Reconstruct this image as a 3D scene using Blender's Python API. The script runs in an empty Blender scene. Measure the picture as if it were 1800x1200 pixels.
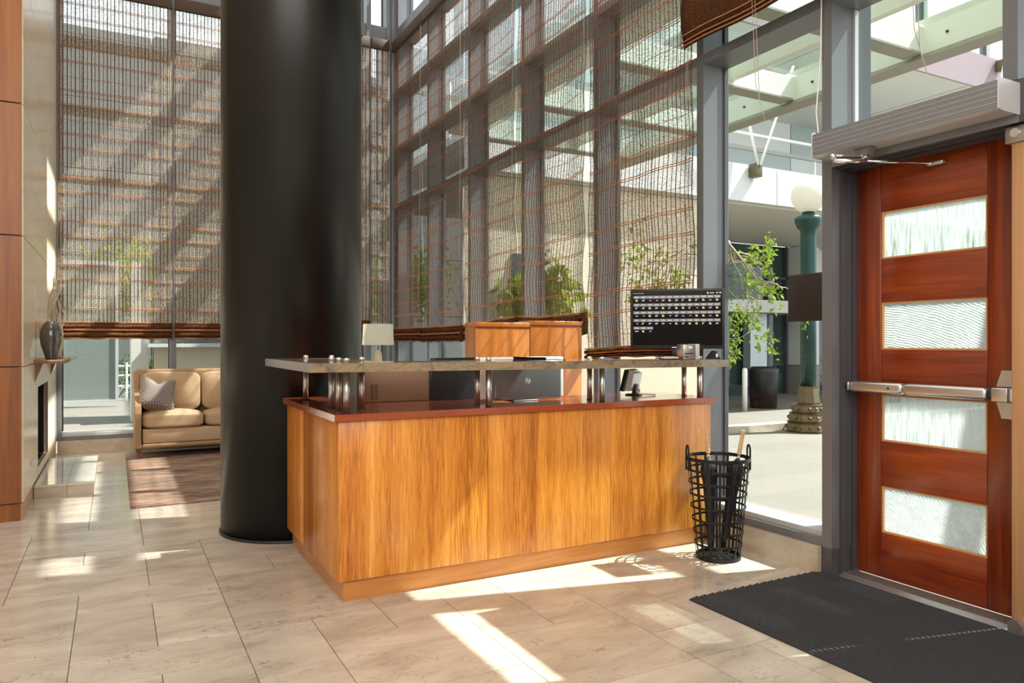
import bpy, bmesh, math, random
from mathutils import Vector, Matrix, noise
PI = math.pi
sc = bpy.context.scene
COL = sc.collection
random.seed(7)

# ------------------------------------------------------------------ helpers
class MB:
    """collects shapes for ONE mesh object"""
    def __init__(s): s.v = []; s.f = []; s.m = []; s.sm = []; s.fc = []
    def add(s, vs, fs, m=0, smooth=False, col=None):
        b = len(s.v); s.v += [tuple(p) for p in vs]
        for f in fs:
            s.f.append(tuple(b + i for i in f)); s.m.append(m); s.sm.append(smooth); s.fc.append(col)
        return s
    def box(s, x0, y0, z0, x1, y1, z1, m=0, col=None):
        vs = [(x0,y0,z0),(x1,y0,z0),(x1,y1,z0),(x0,y1,z0),(x0,y0,z1),(x1,y0,z1),(x1,y1,z1),(x0,y1,z1)]
        return s.add(vs, [(0,3,2,1),(4,5,6,7),(0,1,5,4),(1,2,6,5),(2,3,7,6),(3,0,4,7)], m, False, col)
    def bbox(s, x0, y0, z0, x1, y1, z1, b=0.004, m=0, seg=2):
        """bevelled box"""
        bm = bmesh.new(); bmesh.ops.create_cube(bm, size=1)
        for v in bm.verts:
            v.co = Vector(((x0+x1)/2+v.co.x*(x1-x0), (y0+y1)/2+v.co.y*(y1-y0), (z0+z1)/2+v.co.z*(z1-z0)))
        b = min(b, .45*min(abs(x1-x0), abs(y1-y0), abs(z1-z0)))
        bmesh.ops.bevel(bm, geom=bm.edges[:], offset=b, segments=seg, affect='EDGES', profile=.5)
        bm.verts.index_update()
        s.add([v.co[:] for v in bm.verts], [[v.index for v in f.verts] for f in bm.faces], m, seg > 1)
        bm.free(); return s
    def ring_loft(s, rings, m=0, smooth=True, cap=True, closed=True):
        n = len(rings[0]); vs = [p for r in rings for p in r]; fs = []
        for i in range(len(rings)-1):
            for j in range(n if closed else n-1):
                k = (j+1) % n
                fs.append((i*n+j, i*n+k, (i+1)*n+k, (i+1)*n+j))
        b = len(s.v); s.add(vs, fs, m, smooth)
        if cap and closed:
            s.f.append(tuple(b+j for j in range(n-1, -1, -1))); s.m.append(m); s.sm.append(False); s.fc.append(None)
            o = b+(len(rings)-1)*n
            s.f.append(tuple(o+j for j in range(n))); s.m.append(m); s.sm.append(False); s.fc.append(None)
        return s
    def lathe(s, prof, cx=0, cy=0, n=32, m=0, cap=True):
        rings = [[(cx+r*math.cos(2*PI*j/n), cy+r*math.sin(2*PI*j/n), z) for j in range(n)] for r, z in prof]
        return s.ring_loft(rings, m, True, cap)
    def cyl(s, p0, p1, r, n=16, m=0, r1=None):
        return s.tube([p0, p1], r, n, m, r1=r1)
    def tube(s, pts, r, n=10, m=0, r1=None, cap=True):
        pts = [Vector(p) for p in pts]; rings = []
        t0 = (pts[1]-pts[0]).normalized()
        up = Vector((0,0,1)) if abs(t0.z) < .9 else Vector((1,0,0))
        a = t0.cross(up).normalized()
        for i, p in enumerate(pts):
            t = (pts[min(i+1, len(pts)-1)]-pts[max(i-1, 0)]).normalized()
            a = (a-t*a.dot(t)).normalized(); b = t.cross(a)
            rr = r if not hasattr(r, '__len__') else r[i]
            if r1 is not None: rr = r+(r1-r)*i/(len(pts)-1)
            rings.append([tuple(p+a*rr*math.cos(2*PI*j/n)+b*rr*math.sin(2*PI*j/n)) for j in range(n)])
        return s.ring_loft(rings, m, True, cap)
    def beam(s, p0, p1, w, h, m=0, up=(0,0,1)):
        """rectangular bar from p0 to p1"""
        p0 = Vector(p0); p1 = Vector(p1); t = (p1-p0).normalized(); u = Vector(up)
        a = t.cross(u).normalized(); b = a.cross(t).normalized()
        c = [(-w/2,-h/2),(w/2,-h/2),(w/2,h/2),(-w/2,h/2)]
        vs = [tuple(p+a*x+b*y) for p in (p0, p1) for x, y in c]
        return s.add(vs, [(0,1,2,3),(7,6,5,4),(0,4,5,1),(1,5,6,2),(2,6,7,3),(3,7,4,0)], m)
    def prism(s, poly, axis, a, b, m=0):
        """poly = 2D points; axis 'x','y','z' extruded from a to b"""
        def P(u, v, w): return {'x': (w,u,v), 'y': (u,w,v), 'z': (u,v,w)}[axis]
        n = len(poly); vs = [P(u,v,a) for u, v in poly]+[P(u,v,b) for u, v in poly]
        fs = [tuple(range(n))[::-1], tuple(range(n, 2*n))]+[(i, (i+1)%n, n+(i+1)%n, n+i) for i in range(n)]
        return s.add(vs, fs, m)
    def ball(s, c, r, n=14, m=0, sq=(1,1,1)):
        rings = []
        for i in range(n//2+1):
            a = -PI/2+PI*i/(n//2); a = max(min(a, PI/2-.02), -PI/2+.02)
            rings.append([(c[0]+sq[0]*r*math.cos(a)*math.cos(2*PI*j/n), c[1]+sq[1]*r*math.cos(a)*math.sin(2*PI*j/n), c[2]+sq[2]*r*math.sin(a)) for j in range(n)])
        return s.ring_loft(rings, m, True, True)
    def build(s, name, mats, parent=None, loc=(0,0,0)):
        me = bpy.data.meshes.new(name); me.from_pydata(s.v, [], s.f)
        if not isinstance(mats, (list, tuple)): mats = [mats]
        for m in mats: me.materials.append(m)
        me.polygons.foreach_set('material_index', s.m); me.polygons.foreach_set('use_smooth', s.sm)
        if any(c is not None for c in s.fc):
            at = me.attributes.new('tile', 'FLOAT_COLOR', 'FACE')
            for i, c in enumerate(s.fc):
                c = c or (0,0,0); at.data[i].color = (c[0], c[1], c[2], 1)
        bm = bmesh.new(); bm.from_mesh(me); bmesh.ops.recalc_face_normals(bm, faces=bm.faces[:]); bm.to_mesh(me); bm.free()
        o = bpy.data.objects.new(name, me); COL.objects.link(o); o.location = loc
        if parent: o.parent = parent
        return o

def tag(o, label=None, cat=None, group=None, kind=None):
    if label: o['label'] = label
    if cat: o['category'] = cat
    if group: o['group'] = group
    if kind: o['kind'] = kind
    return o
def empty(name, loc=(0,0,0), rz=0, parent=None):
    o = bpy.data.objects.new(name, None); COL.objects.link(o); o.location = loc; o.rotation_euler = (0,0,rz)
    o.empty_display_size = .1
    if parent: o.parent = parent
    return o
def copy_tree(o, parent=None):
    c = o.copy(); COL.objects.link(c); c.parent = parent
    for ch in [x for x in bpy.data.objects if x.parent == o]: copy_tree(ch, c)
    return c

# ------------------------------------------------------------------ materials
def nodes(name):
    m = bpy.data.materials.new(name); m.use_nodes = True; nt = m.node_tree
    p = nt.nodes['Principled BSDF']; return m, nt, p
def N(nt, t, **k):
    n = nt.nodes.new(t)
    for a, b in k.items():
        if a.startswith('i_'): n.inputs[a[2:].replace('_', ' ')].default_value = b
        else: setattr(n, a, b)
    return n
def L(nt, a, b): nt.links.new(a, b)
def coord(nt, scale=(1,1,1), src='Object', rot=(0,0,0)):
    tc = N(nt, 'ShaderNodeTexCoord'); mp = N(nt, 'ShaderNodeMapping'); mp.inputs['Scale'].default_value = scale
    mp.inputs['Rotation'].default_value = rot
    L(nt, tc.outputs[src], mp.inputs['Vector']); return mp.outputs['Vector']
def ramp(nt, fac, stops):
    r = N(nt, 'ShaderNodeValToRGB'); e = r.color_ramp.elements
    while len(e) < len(stops): e.new(.5)
    for el, (p, c) in zip(e, stops): el.position = p; el.color = (*c, 1)
    L(nt, fac, r.inputs['Fac']); return r.outputs['Color']
def mixc(nt, fac, a, b, mode='MIX'):
    n = N(nt, 'ShaderNodeMix', data_type='RGBA', blend_type=mode)
    for sock, v in ((n.inputs[0], fac), (n.inputs[6], a), (n.inputs[7], b)):
        if isinstance(v, (int, float)): sock.default_value = v
        elif isinstance(v, tuple): sock.default_value = (*v, 1)
        else: L(nt, v, sock)
    return n.outputs[2]
def math_(nt, op, a, b=None, clamp=False):
    n = N(nt, 'ShaderNodeMath', operation=op, use_clamp=clamp)
    for i, v in enumerate((a, b)):
        if v is None: continue
        if isinstance(v, (int, float)): n.inputs[i].default_value = v
        else: L(nt, v, n.inputs[i])
    return n.outputs[0]
def noise_(nt, vec, scale, detail=4, rough=.55, dist=0):
    n = N(nt, 'ShaderNodeTexNoise'); n.inputs['Scale'].default_value = scale; n.inputs['Detail'].default_value = detail
    n.inputs['Roughness'].default_value = rough; n.inputs['Distortion'].default_value = dist
    L(nt, vec, n.inputs['Vector']); return n.outputs['Fac']
def bump(nt, p, h, strength=.2, dist=.002):
    b = N(nt, 'ShaderNodeBump'); b.inputs['Strength'].default_value = strength; b.inputs['Distance'].default_value = dist
    L(nt, h, b.inputs['Height']); L(nt, b.outputs['Normal'], p.inputs['Normal'])
_cache = {}
def plain(name, col, rough=.5, metal=0, var=.06, spec=.5, coat=0, scale=6, bmp=0):
    if name in _cache: return _cache[name]
    m, nt, p = nodes(name)
    f = noise_(nt, coord(nt), scale, 5)
    c = mixc(nt, f, tuple(max(0, x*(1-var)) for x in col), tuple(min(1, x*(1+var)) for x in col))
    L(nt, c, p.inputs['Base Color']); p.inputs['Roughness'].default_value = rough; p.inputs['Metallic'].default_value = metal
    p.inputs['Specular IOR Level'].default_value = spec; p.inputs['Coat Weight'].default_value = coat
    p.inputs['Coat Roughness'].default_value = .08
    if bmp: bump(nt, p, noise_(nt, coord(nt), 220, 3), bmp, .001)
    _cache[name] = m; return m
def wood(name, stops, sc1=(60,60,1.2), sc2=(14,14,.5), rough=.3, coat=.3, bstr=.05, big=.5, dist=0.4):
    """grain runs along the axis with the small scale"""
    m, nt, p = nodes(name)
    f1 = noise_(nt, coord(nt, sc1), 1, 6, .6, dist); f2 = noise_(nt, coord(nt, sc2), 1, 3, .5, dist*.5)
    f = math_(nt, 'ADD', math_(nt, 'MULTIPLY', f1, 1-big), math_(nt, 'MULTIPLY', f2, big))
    f = math_(nt, 'ADD', math_(nt, 'MULTIPLY', math_(nt, 'SUBTRACT', f, .5), 2.1), .5, True)
    L(nt, ramp(nt, f, stops), p.inputs['Base Color'])
    p.inputs['Roughness'].default_value = rough; p.inputs['Coat Weight'].default_value = coat; p.inputs['Coat Roughness'].default_value = .15
    bump(nt, p, f1, bstr, .001)
    return m

def m_floor():
    m, nt, p = nodes('limestone_tiles')
    at = N(nt, 'ShaderNodeAttribute', attribute_name='tile')
    sep = N(nt, 'ShaderNodeSeparateColor'); L(nt, at.outputs['Color'], sep.inputs[0])
    off = N(nt, 'ShaderNodeVectorMath', operation='MULTIPLY_ADD')
    L(nt, at.outputs['Color'], off.inputs[0]); off.inputs[1].default_value = (37, 53, 11); L(nt, coord(nt), off.inputs[2])
    v = off.outputs[0]
    mp = N(nt, 'ShaderNodeMapping'); mp.inputs['Scale'].default_value = (1, 2.6, 1); L(nt, v, mp.inputs['Vector'])
    cloud = noise_(nt, mp.outputs[0], 2.2, 5, .6, .5)
    base = ramp(nt, cloud, [(.32, (.38, .325, .265)), (.48, (.52, .455, .38)), (.68, (.64, .575, .495))])
    tint = mixc(nt, math_(nt, 'MULTIPLY', sep.outputs[0], .34), base, (.37, .315, .25))
    # dark fossil flecks, clustered
    fl = noise_(nt, mp.outputs[0], 26, 6, .7, 1.2)
    cl = noise_(nt, mp.outputs[0], 3.1, 3, .5, .3)
    mask = math_(nt, 'MULTIPLY', math_(nt, 'GREATER_THAN', fl, .575), math_(nt, 'MULTIPLY', math_(nt, 'SUBTRACT', cl, .44), 6, True))
    mask = math_(nt, 'MULTIPLY', mask, math_(nt, 'ADD', math_(nt, 'MULTIPLY', sep.outputs[1], .8), .1), True)
    # thin curved fossil outlines
    vo = N(nt, 'ShaderNodeTexVoronoi', feature='DISTANCE_TO_EDGE'); vo.inputs['Scale'].default_value = 4.2
    d = N(nt, 'ShaderNodeVectorMath', operation='MULTIPLY_ADD'); nn = N(nt, 'ShaderNodeTexNoise'); nn.inputs['Scale'].default_value = 7
    L(nt, v, nn.inputs['Vector']); L(nt, nn.outputs['Color'], d.inputs[0]); d.inputs[1].default_value = (.35,.35,.35); L(nt, v, d.inputs[2]); L(nt, d.outputs[0], vo.inputs['Vector'])
    line = math_(nt, 'MULTIPLY', math_(nt, 'LESS_THAN', vo.outputs['Distance'], .010), math_(nt, 'GREATER_THAN', cl, .57))
    msk = math_(nt, 'ADD', mask, math_(nt, 'MULTIPLY', line, .6), True)
    c = mixc(nt, math_(nt, 'MULTIPLY', msk, .75), tint, (.17, .135, .095))
    L(nt, c, p.inputs['Base Color'])
    r = math_(nt, 'ADD', math_(nt, 'MULTIPLY', fl, .1), .1); L(nt, r, p.inputs['Roughness'])
    p.inputs['Specular IOR Level'].default_value = .62
    return m
def m_stone(name='curb_limestone', a=(.40,.33,.25), b=(.56,.49,.40)):
    m, nt, p = nodes(name)
    c = noise_(nt, coord(nt, (1,1,2)), 3.5, 6, .65, .8); f = noise_(nt, coord(nt, (1,1,2)), 30, 5, .7, 1)
    base = ramp(nt, c, [(.3, a), (.7, b)])
    msk = math_(nt, 'MULTIPLY', math_(nt, 'GREATER_THAN', f, .64), math_(nt, 'GREATER_THAN', c, .5))
    L(nt, mixc(nt, math_(nt, 'MULTIPLY', msk, .6), base, (.2,.15,.1)), p.inputs['Base Color'])
    p.inputs['Roughness'].default_value = .35
    return m
def m_weave(name, dense=0.0, dark=(.05,.025,.015), light=(.27,.155,.09), base=.35, warm=(.40,.27,.17)):
    """woven reed sheet: fine horizontal reeds with gaps between them"""
    m, nt, p = nodes(name); nt.nodes.remove(p)
    out = nt.nodes['Material Output']
    v1 = coord(nt, (60, 1, 300)); v2 = coord(nt, (16, 1, 130)); v3 = coord(nt, (1.3,1,2.0))
    n1 = noise_(nt, v1, 1, 2, .6); n2 = noise_(nt, v2, 1, 3, .6); n3 = noise_(nt, v3, 1, 3)
    h = math_(nt, 'ADD', math_(nt, 'MULTIPLY', n1, .7), math_(nt, 'MULTIPLY', n2, .3))
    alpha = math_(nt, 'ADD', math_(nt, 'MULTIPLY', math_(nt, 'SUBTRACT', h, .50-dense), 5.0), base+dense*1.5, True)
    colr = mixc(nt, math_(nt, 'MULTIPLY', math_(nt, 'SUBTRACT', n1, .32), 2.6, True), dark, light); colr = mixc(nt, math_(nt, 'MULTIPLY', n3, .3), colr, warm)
    # each reed is a little round rod lying across the blind, so its surface also faces up and down
    ge = N(nt, 'ShaderNodeNewGeometry'); rz = N(nt, 'ShaderNodeCombineXYZ')
    L(nt, math_(nt, 'MULTIPLY', math_(nt, 'SUBTRACT', noise_(nt, coord(nt, (20, 1, 420)), 1, 1), .43), 15.0), rz.inputs['Z'])
    ad = N(nt, 'ShaderNodeVectorMath', operation='ADD'); L(nt, ge.outputs['Normal'], ad.inputs[0]); L(nt, rz.outputs[0], ad.inputs[1])
    nm = N(nt, 'ShaderNodeVectorMath', operation='NORMALIZE'); L(nt, ad.outputs[0], nm.inputs[0])
    df = N(nt, 'ShaderNodeBsdfDiffuse'); L(nt, nm.outputs[0], df.inputs['Normal']); tl = N(nt, 'ShaderNodeBsdfTranslucent'); L(nt, colr, df.inputs['Color'])
    L(nt, mixc(nt, .6, colr, (.95,.62,.38), 'MULTIPLY'), tl.inputs['Color'])
    mx = N(nt, 'ShaderNodeMixShader'); mx.inputs[0].default_value = .32 if not dense else .08; L(nt, df.outputs[0], mx.inputs[1]); L(nt, tl.outputs[0], mx.inputs[2])
    tr = N(nt, 'ShaderNodeBsdfTransparent'); m2 = N(nt, 'ShaderNodeMixShader')
    L(nt, alpha, m2.inputs[0]); L(nt, tr.outputs[0], m2.inputs[1]); L(nt, mx.outputs[0], m2.inputs[2]); L(nt, m2.outputs[0], out.inputs['Surface'])
    return m
def m_glass(name, tint=(.93,.96,.95), refl=1.0, rough=.0):
    m, nt, p = nodes(name); nt.nodes.remove(p); out = nt.nodes['Material Output']
    tr = N(nt, 'ShaderNodeBsdfTransparent'); tr.inputs[0].default_value = (*tint, 1)
    gl = N(nt, 'ShaderNodeBsdfGlossy'); gl.inputs['Roughness'].default_value = rough
    ge = N(nt, 'ShaderNodeNewGeometry'); dt = N(nt, 'ShaderNodeVectorMath', operation='DOT_PRODUCT')
    L(nt, ge.outputs['Normal'], dt.inputs[0]); L(nt, ge.outputs['Incoming'], dt.inputs[1])
    sch = math_(nt, 'POWER', math_(nt, 'SUBTRACT', 1.0, math_(nt, 'ABSOLUTE', dt.outputs['Value'])), 5)
    fac = math_(nt, 'MULTIPLY', math_(nt, 'ADD', math_(nt, 'MULTIPLY', sch, .45), .02), refl, True)
    mx = N(nt, 'ShaderNodeMixShader'); L(nt, fac, mx.inputs[0])
    L(nt, tr.outputs[0], mx.inputs[1]); L(nt, gl.outputs[0], mx.inputs[2]); L(nt, mx.outputs[0], out.inputs['Surface'])
    return m
def m_pattern_glass(name, mode):
    """obscure door glass: reeded or swirled"""
    m, nt, p = nodes(name); nt.nodes.remove(p); out = nt.nodes['Material Output']
    if mode == 'reed':
        w = noise_(nt, coord(nt, (1, 95, 5)), 1, 3, .6); w = math_(nt, 'ADD', w, math_(nt, 'MULTIPLY', noise_(nt, coord(nt, (1, 260, 9)), 1, 2), .4))
    else:
        wv = N(nt, 'ShaderNodeTexWave', wave_type='RINGS'); wv.inputs['Scale'].default_value = 26; wv.inputs['Distortion'].default_value = 5; wv.inputs['Detail'].default_value = 2
        wv.inputs['Detail Scale'].default_value = .6
        L(nt, coord(nt), wv.inputs['Vector']); w = math_(nt, 'ADD', math_(nt, 'MULTIPLY', wv.outputs['Fac'], .5), noise_(nt, coord(nt), 16, 4, .6, 2))
    b = N(nt, 'ShaderNodeBump'); b.inputs['Strength'].default_value = 1; b.inputs['Distance'].default_value = .01; L(nt, w, b.inputs['Height'])
    rf = N(nt, 'ShaderNodeBsdfTranslucent'); rf.inputs['Color'].default_value = (.72,.77,.76,1); L(nt, b.outputs[0], rf.inputs['Normal'])
    tr = N(nt, 'ShaderNodeBsdfTransparent'); tr.inputs[0].default_value = (.62,.66,.65,1)
    gl = N(nt, 'ShaderNodeBsdfGlossy'); gl.inputs['Roughness'].default_value = .12; L(nt, b.outputs[0], gl.inputs['Normal'])
    mx = N(nt, 'ShaderNodeMixShader'); L(nt, math_(nt, 'ADD', math_(nt, 'MULTIPLY', math_(nt, 'SUBTRACT', w, .6), 1.6 if mode == 'reed' else .55), .42, True), mx.inputs[0]); L(nt, rf.outputs[0], mx.inputs[1]); L(nt, tr.outputs[0], mx.inputs[2])
    m2 = N(nt, 'ShaderNodeMixShader'); m2.inputs[0].default_value = .1; L(nt, mx.outputs[0], m2.inputs[1]); L(nt, gl.outputs[0], m2.inputs[2]); L(nt, m2.outputs[0], out.inputs['Surface'])
    return m
def m_emit(name, col, s=1):
    m, nt, p = nodes(name); p.inputs['Base Color'].default_value = (*[c*.3 for c in col], 1)
    p.inputs['Emission Color'].default_value = (*col, 1); p.inputs['Emission Strength'].default_value = s; p.inputs['Roughness'].default_value = .2
    return m
def m_translucent(name, col, fac=.5):
    m, nt, p = nodes(name); nt.nodes.remove(p); out = nt.nodes['Material Output']
    c = mixc(nt, noise_(nt, coord(nt), 9, 4), tuple(x*.93 for x in col), col)
    a = N(nt, 'ShaderNodeBsdfDiffuse'); b = N(nt, 'ShaderNodeBsdfTranslucent'); L(nt, c, a.inputs[0]); L(nt, c, b.inputs[0])
    mx = N(nt, 'ShaderNodeMixShader'); mx.inputs[0].default_value = fac; L(nt, a.outputs[0], mx.inputs[1]); L(nt, b.outputs[0], mx.inputs[2]); L(nt, mx.outputs[0], out.inputs['Surface'])
    return m

M = {}
M['floor'] = m_floor()
M['grout'] = plain('grout', (.16,.13,.10), .8)
M['curb'] = m_stone()
M['hearth'] = m_stone('hearth_stone', (.50,.46,.40), (.66,.62,.55))
M['hearth'].node_tree.nodes['Principled BSDF'].inputs['Roughness'].default_value = .07
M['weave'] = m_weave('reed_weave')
M['weave_sunlit'] = m_weave('sunlit_reed_weave', 0, (.36,.27,.19), (.88,.80,.67), .52, (.70,.58,.44))  # same reed as the right blinds; the paler colour stands in for sunlight
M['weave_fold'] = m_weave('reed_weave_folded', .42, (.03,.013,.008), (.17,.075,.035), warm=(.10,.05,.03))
M['rail_brown'] = plain('dark_brown_valance', (.055,.028,.017), .7)
M['cord'] = plain('blind_cord', (.05,.035,.028), .8)
M['rib'] = plain('blind_reed_rib', (.40,.15,.055), .55, var=.4, scale=40)
M['steel_paint'] = plain('grey_painted_aluminium', (.17,.175,.19), .38, .25, var=.04)
M['steel_light'] = plain('light_grey_aluminium', (.55,.58,.60), .35, .3, var=.04)
M['steel_dark'] = plain('dark_grey_frame', (.085,.085,.10), .4, .2)
M['glass'] = m_glass('clear_window_glass')
M['film'] = m_glass('crinkled_clear_film', (.80,.84,.84), 9.0, .25)
M['canopy_glass'] = m_glass('green_tinted_canopy_glass', (.84,.91,.88), 1.0)
M['dark_glass'] = plain('dark_green_building_glass', (.018,.04,.036), .06, 0, .3, .9)
M['tint_glass'] = m_glass('grey_green_panel_glass', (.40,.50,.46), 2.2)
M['desk_wood'] = wood('striped_veneer', [(0,(.14,.03,.003)), (.28,(.40,.12,.012)), (.55,(.66,.25,.034)), (.75,(.78,.34,.06)), (1,(.90,.50,.14))], (120,120,5), (10,10,.18), .3, .15, big=.45, dist=1.1)
M['plinth_wood'] = wood('plinth_veneer', [(0,(.36,.13,.03)), (.5,(.55,.22,.055)), (1,(.64,.29,.09))], (1.6,30,24), (.8,6,7), .3, .35, dist=1.4)
M['desk_top'] = wood('red_brown_desk_top', [(0,(.22,.045,.018)), (.5,(.34,.075,.028)), (1,(.42,.11,.045))], (3,30,30), (1,8,8), .1, .6)
M['door_v'] = wood('door_stile_mahogany', [(0,(.055,.007,.002)), (.5,(.20,.030,.006)), (1,(.42,.085,.014))], (40,40,1.4), (9,9,.6), .28, .45)
M['door_h'] = wood('door_rail_mahogany', [(0,(.08,.010,.002)), (.5,(.25,.038,.007)), (1,(.44,.085,.014))], (30,1.5,36), (6,.8,9), .28, .45, dist=1.2)
M['wall_wood'] = wood('dark_cherry_panel', [(0,(.09,.016,.002)), (.5,(.25,.080,.012)), (1,(.38,.14,.026))], (22,22,1.2), (6,6,.4), .45, .06)
M['cab_wood'] = wood('orange_cabinet_veneer', [(0,(.36,.105,.014)), (.5,(.52,.17,.028)), (1,(.66,.25,.05))], (70,70,1.1), (12,12,.3), .32, .3)
M['leg_wood'] = wood('dark_walnut', [(0,(.06,.02,.008)), (1,(.17,.065,.025))], (30,30,3), (8,8,1), .35, .2)
M['post_wood'] = wood('tan_maple', [(0,(.42,.22,.10)), (.5,(.50,.28,.14)), (1,(.60,.37,.2))], (60,60,1), (10,10,.5), .35, .2)
M['mantel_wood'] = wood('mantel_walnut', [(0,(.12,.05,.02)), (1,(.36,.17,.07))], (30,3,30), (8,1,8), .12, .6)
M['handle_wood'] = plain('bamboo_handle', (.62,.42,.22), .4, var=.2, scale=30)
M['column'] = plain('black_column_paint', (.006,.006,.006), .34, 0, .2, .45)
M['marble'] = None
M['chrome'] = plain('brushed_stainless', (.66,.65,.64), .34, 1, .05)
M['polished'] = plain('polished_chrome', (.8,.8,.8), .08, 1, .02)
M['alu'] = plain('satin_aluminium', (.50,.50,.51), .3, .85, .04)
M['op_grey'] = plain('operator_grey', (.24,.25,.27), .42, .4, .03)
M['op_light'] = plain('operator_light_cover', (.60,.62,.65), .4, .2, .03)
M['black'] = plain('matt_black_plastic', (.012,.012,.014), .45)
M['black_gloss'] = plain('gloss_black_screen', (.004,.004,.005), .12, 0, .1, .2)
M['rubber'] = plain('black_ribbed_mat', (.035,.037,.042), .85, 0, .45, .3, scale=60, bmp=.6)
M['iron'] = plain('black_iron_strap', (.018,.018,.019), .42, .5, .2)
M['nylon'] = plain('black_umbrella_nylon', (.014,.015,.02), .45, 0, .3, scale=25)
M['white'] = plain('white_plastic', (.8,.8,.78), .35)
M['hp_grey'] = plain('monitor_back_grey', (.20,.20,.215), .35, .5, .03)
M['card'] = plain('brown_carton', (.26,.155,.105), .7, 0, .06)
M['print_dark'] = plain('printed_ink', (.03,.022,.02), .6)
M['vase'] = plain('glazed_grey_vase', (.10,.085,.075), .16, .2, .45, .6, coat=.5, scale=11)
M['twig'] = plain('pale_twisted_twig', (.62,.52,.38), .5, 0, .35, scale=30)
M['fabric'] = plain('beige_sofa_fabric', (.47,.325,.20), .85, 0, .07, .2, scale=50, bmp=.3)
M['fabric2'] = plain('tan_sofa_frame_leather', (.33,.20,.105), .5, 0, .08, .3)
M['shade'] = m_translucent('white_linen_shade', (.88,.85,.78), .45)
M['lampglass'] = m_glass('amber_lamp_glass', (.85,.72,.52), 1.4)
M['sign'] = plain('brown_sign_plate', (.055,.033,.03), .5)
M['paving'] = None
M['pane_white'] = plain('pale_cladding_panel', (.74,.75,.74), .5, 0, .03)
M['soffit'] = plain('beige_soffit', (.62,.60,.55), .7, 0, .03)
M['grey_panel'] = plain('mid_grey_facade_panel', (.13,.14,.145), .6, 0, .05)
M['sand'] = plain('sand_render', (.62,.54,.42), .8)
M['fascia'] = plain('white_fascia', (.60,.60,.575), .5, 0, .02)
M['purple'] = plain('mauve_fascia', (.30,.22,.24), .5)
M['blue_panel'] = plain('grey_blue_metal_panel', (.50,.56,.57), .35, .3, .04)
M['louver'] = plain('brown_louver', (.13,.09,.085), .6)
M['green_iron'] = plain('dark_green_lamp_iron', (.014,.05,.045), .4, .3)
M['bronze'] = plain('ornate_bronze_base', (.13,.10,.055), .45, .5, .4, scale=20)
M['globe'] = m_translucent('milk_glass_globe', (.75,.72,.66), .5)
M['leaf'] = m_translucent('bright_green_leaf', (.21,.29,.045), .45)
M['leaf_dark'] = m_translucent('tree_leaf', (.07,.13,.035), .4)
M['bark'] = plain('vine_bark', (.30,.24,.17), .8, 0, .3, scale=20)
M['white_metal'] = plain('white_painted_rod', (.85,.84,.82), .35)
M['canopy_steel'] = plain('canopy_painted_steel', (.72,.73,.68), .45, 0, .03)
M['canopy_shade'] = plain('canopy_taupe_steel', (.30,.28,.24), .5, 0, .05)
M['ceiling'] = plain('plaster_ceiling', (.75,.72,.66), .8)
M['plaster'] = plain('warm_plaster', (.66,.58,.47), .8)
M['fire_dark'] = plain('firebox_black', (.012,.012,.013), .25)
M['copper'] = plain('copper_trim', (.50,.24,.10), .25, 1, .1)
M['yellow'] = plain('yellow_plastic', (.75,.55,.03), .4)
M['shrub_pot'] = plain('grey_planter', (.40,.40,.38), .7)
M['cord_white'] = plain('white_cable', (.75,.74,.72), .5); M['cord_tan'] = plain('blind_pull_cord', (.45,.38,.30), .6)

def make_marble():
    m, nt, p = nodes('cream_lacquered_cladding')
    c = noise_(nt, coord(nt, (1,.5,6)), 2, 4, .5, .2)
    L(nt, ramp(nt, c, [(.3,(.80,.66,.48)), (.7,(.86,.74,.57))]), p.inputs['Base Color'])
    p.inputs['Roughness'].default_value = .2; p.inputs['Specular IOR Level'].default_value = .25
    return m
M['marble'] = make_marble()
def make_paving():
    m, nt, p = nodes('plaza_stone_paving')
    br = N(nt, 'ShaderNodeTexBrick'); L(nt, coord(nt), br.inputs['Vector']); br.inputs['Scale'].default_value = 1
    br.inputs['Brick Width'].default_value = 1.2; br.inputs['Row Height'].default_value = .6; br.inputs['Mortar Size'].default_value = .008
    br.inputs['Color1'].default_value = (.17,.157,.13,1); br.inputs['Color2'].default_value = (.14,.13,.11,1); br.inputs['Mortar'].default_value = (.14,.13,.11,1)
    f = noise_(nt, coord(nt), 2.5, 6, .6)
    L(nt, mixc(nt, f, br.outputs['Color'], mixc(nt, .5, br.outputs['Color'], (.10,.09,.075)), 'MIX'), p.inputs['Base Color']); p.inputs['Roughness'].default_value = .7
    return m
M['paving'] = make_paving()
def make_shelf():
    m, nt, p = nodes('veined_brown_marble_slab')
    w = noise_(nt, coord(nt, (1,1.5,1.5)), 7, 8, .62, 2.5)
    L(nt, ramp(nt, w, [(.25,(.10,.08,.06)), (.42,(.20,.165,.13)), (.50,(.26,.21,.15)), (.54,(.36,.24,.10)), (.58,(.24,.20,.15)), (.8,(.42,.39,.33))]), p.inputs['Base Color'])
    p.inputs['Roughness'].default_value = .14; p.inputs['Coat Weight'].default_value = .3; return m
M['slab'] = make_shelf()
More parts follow.
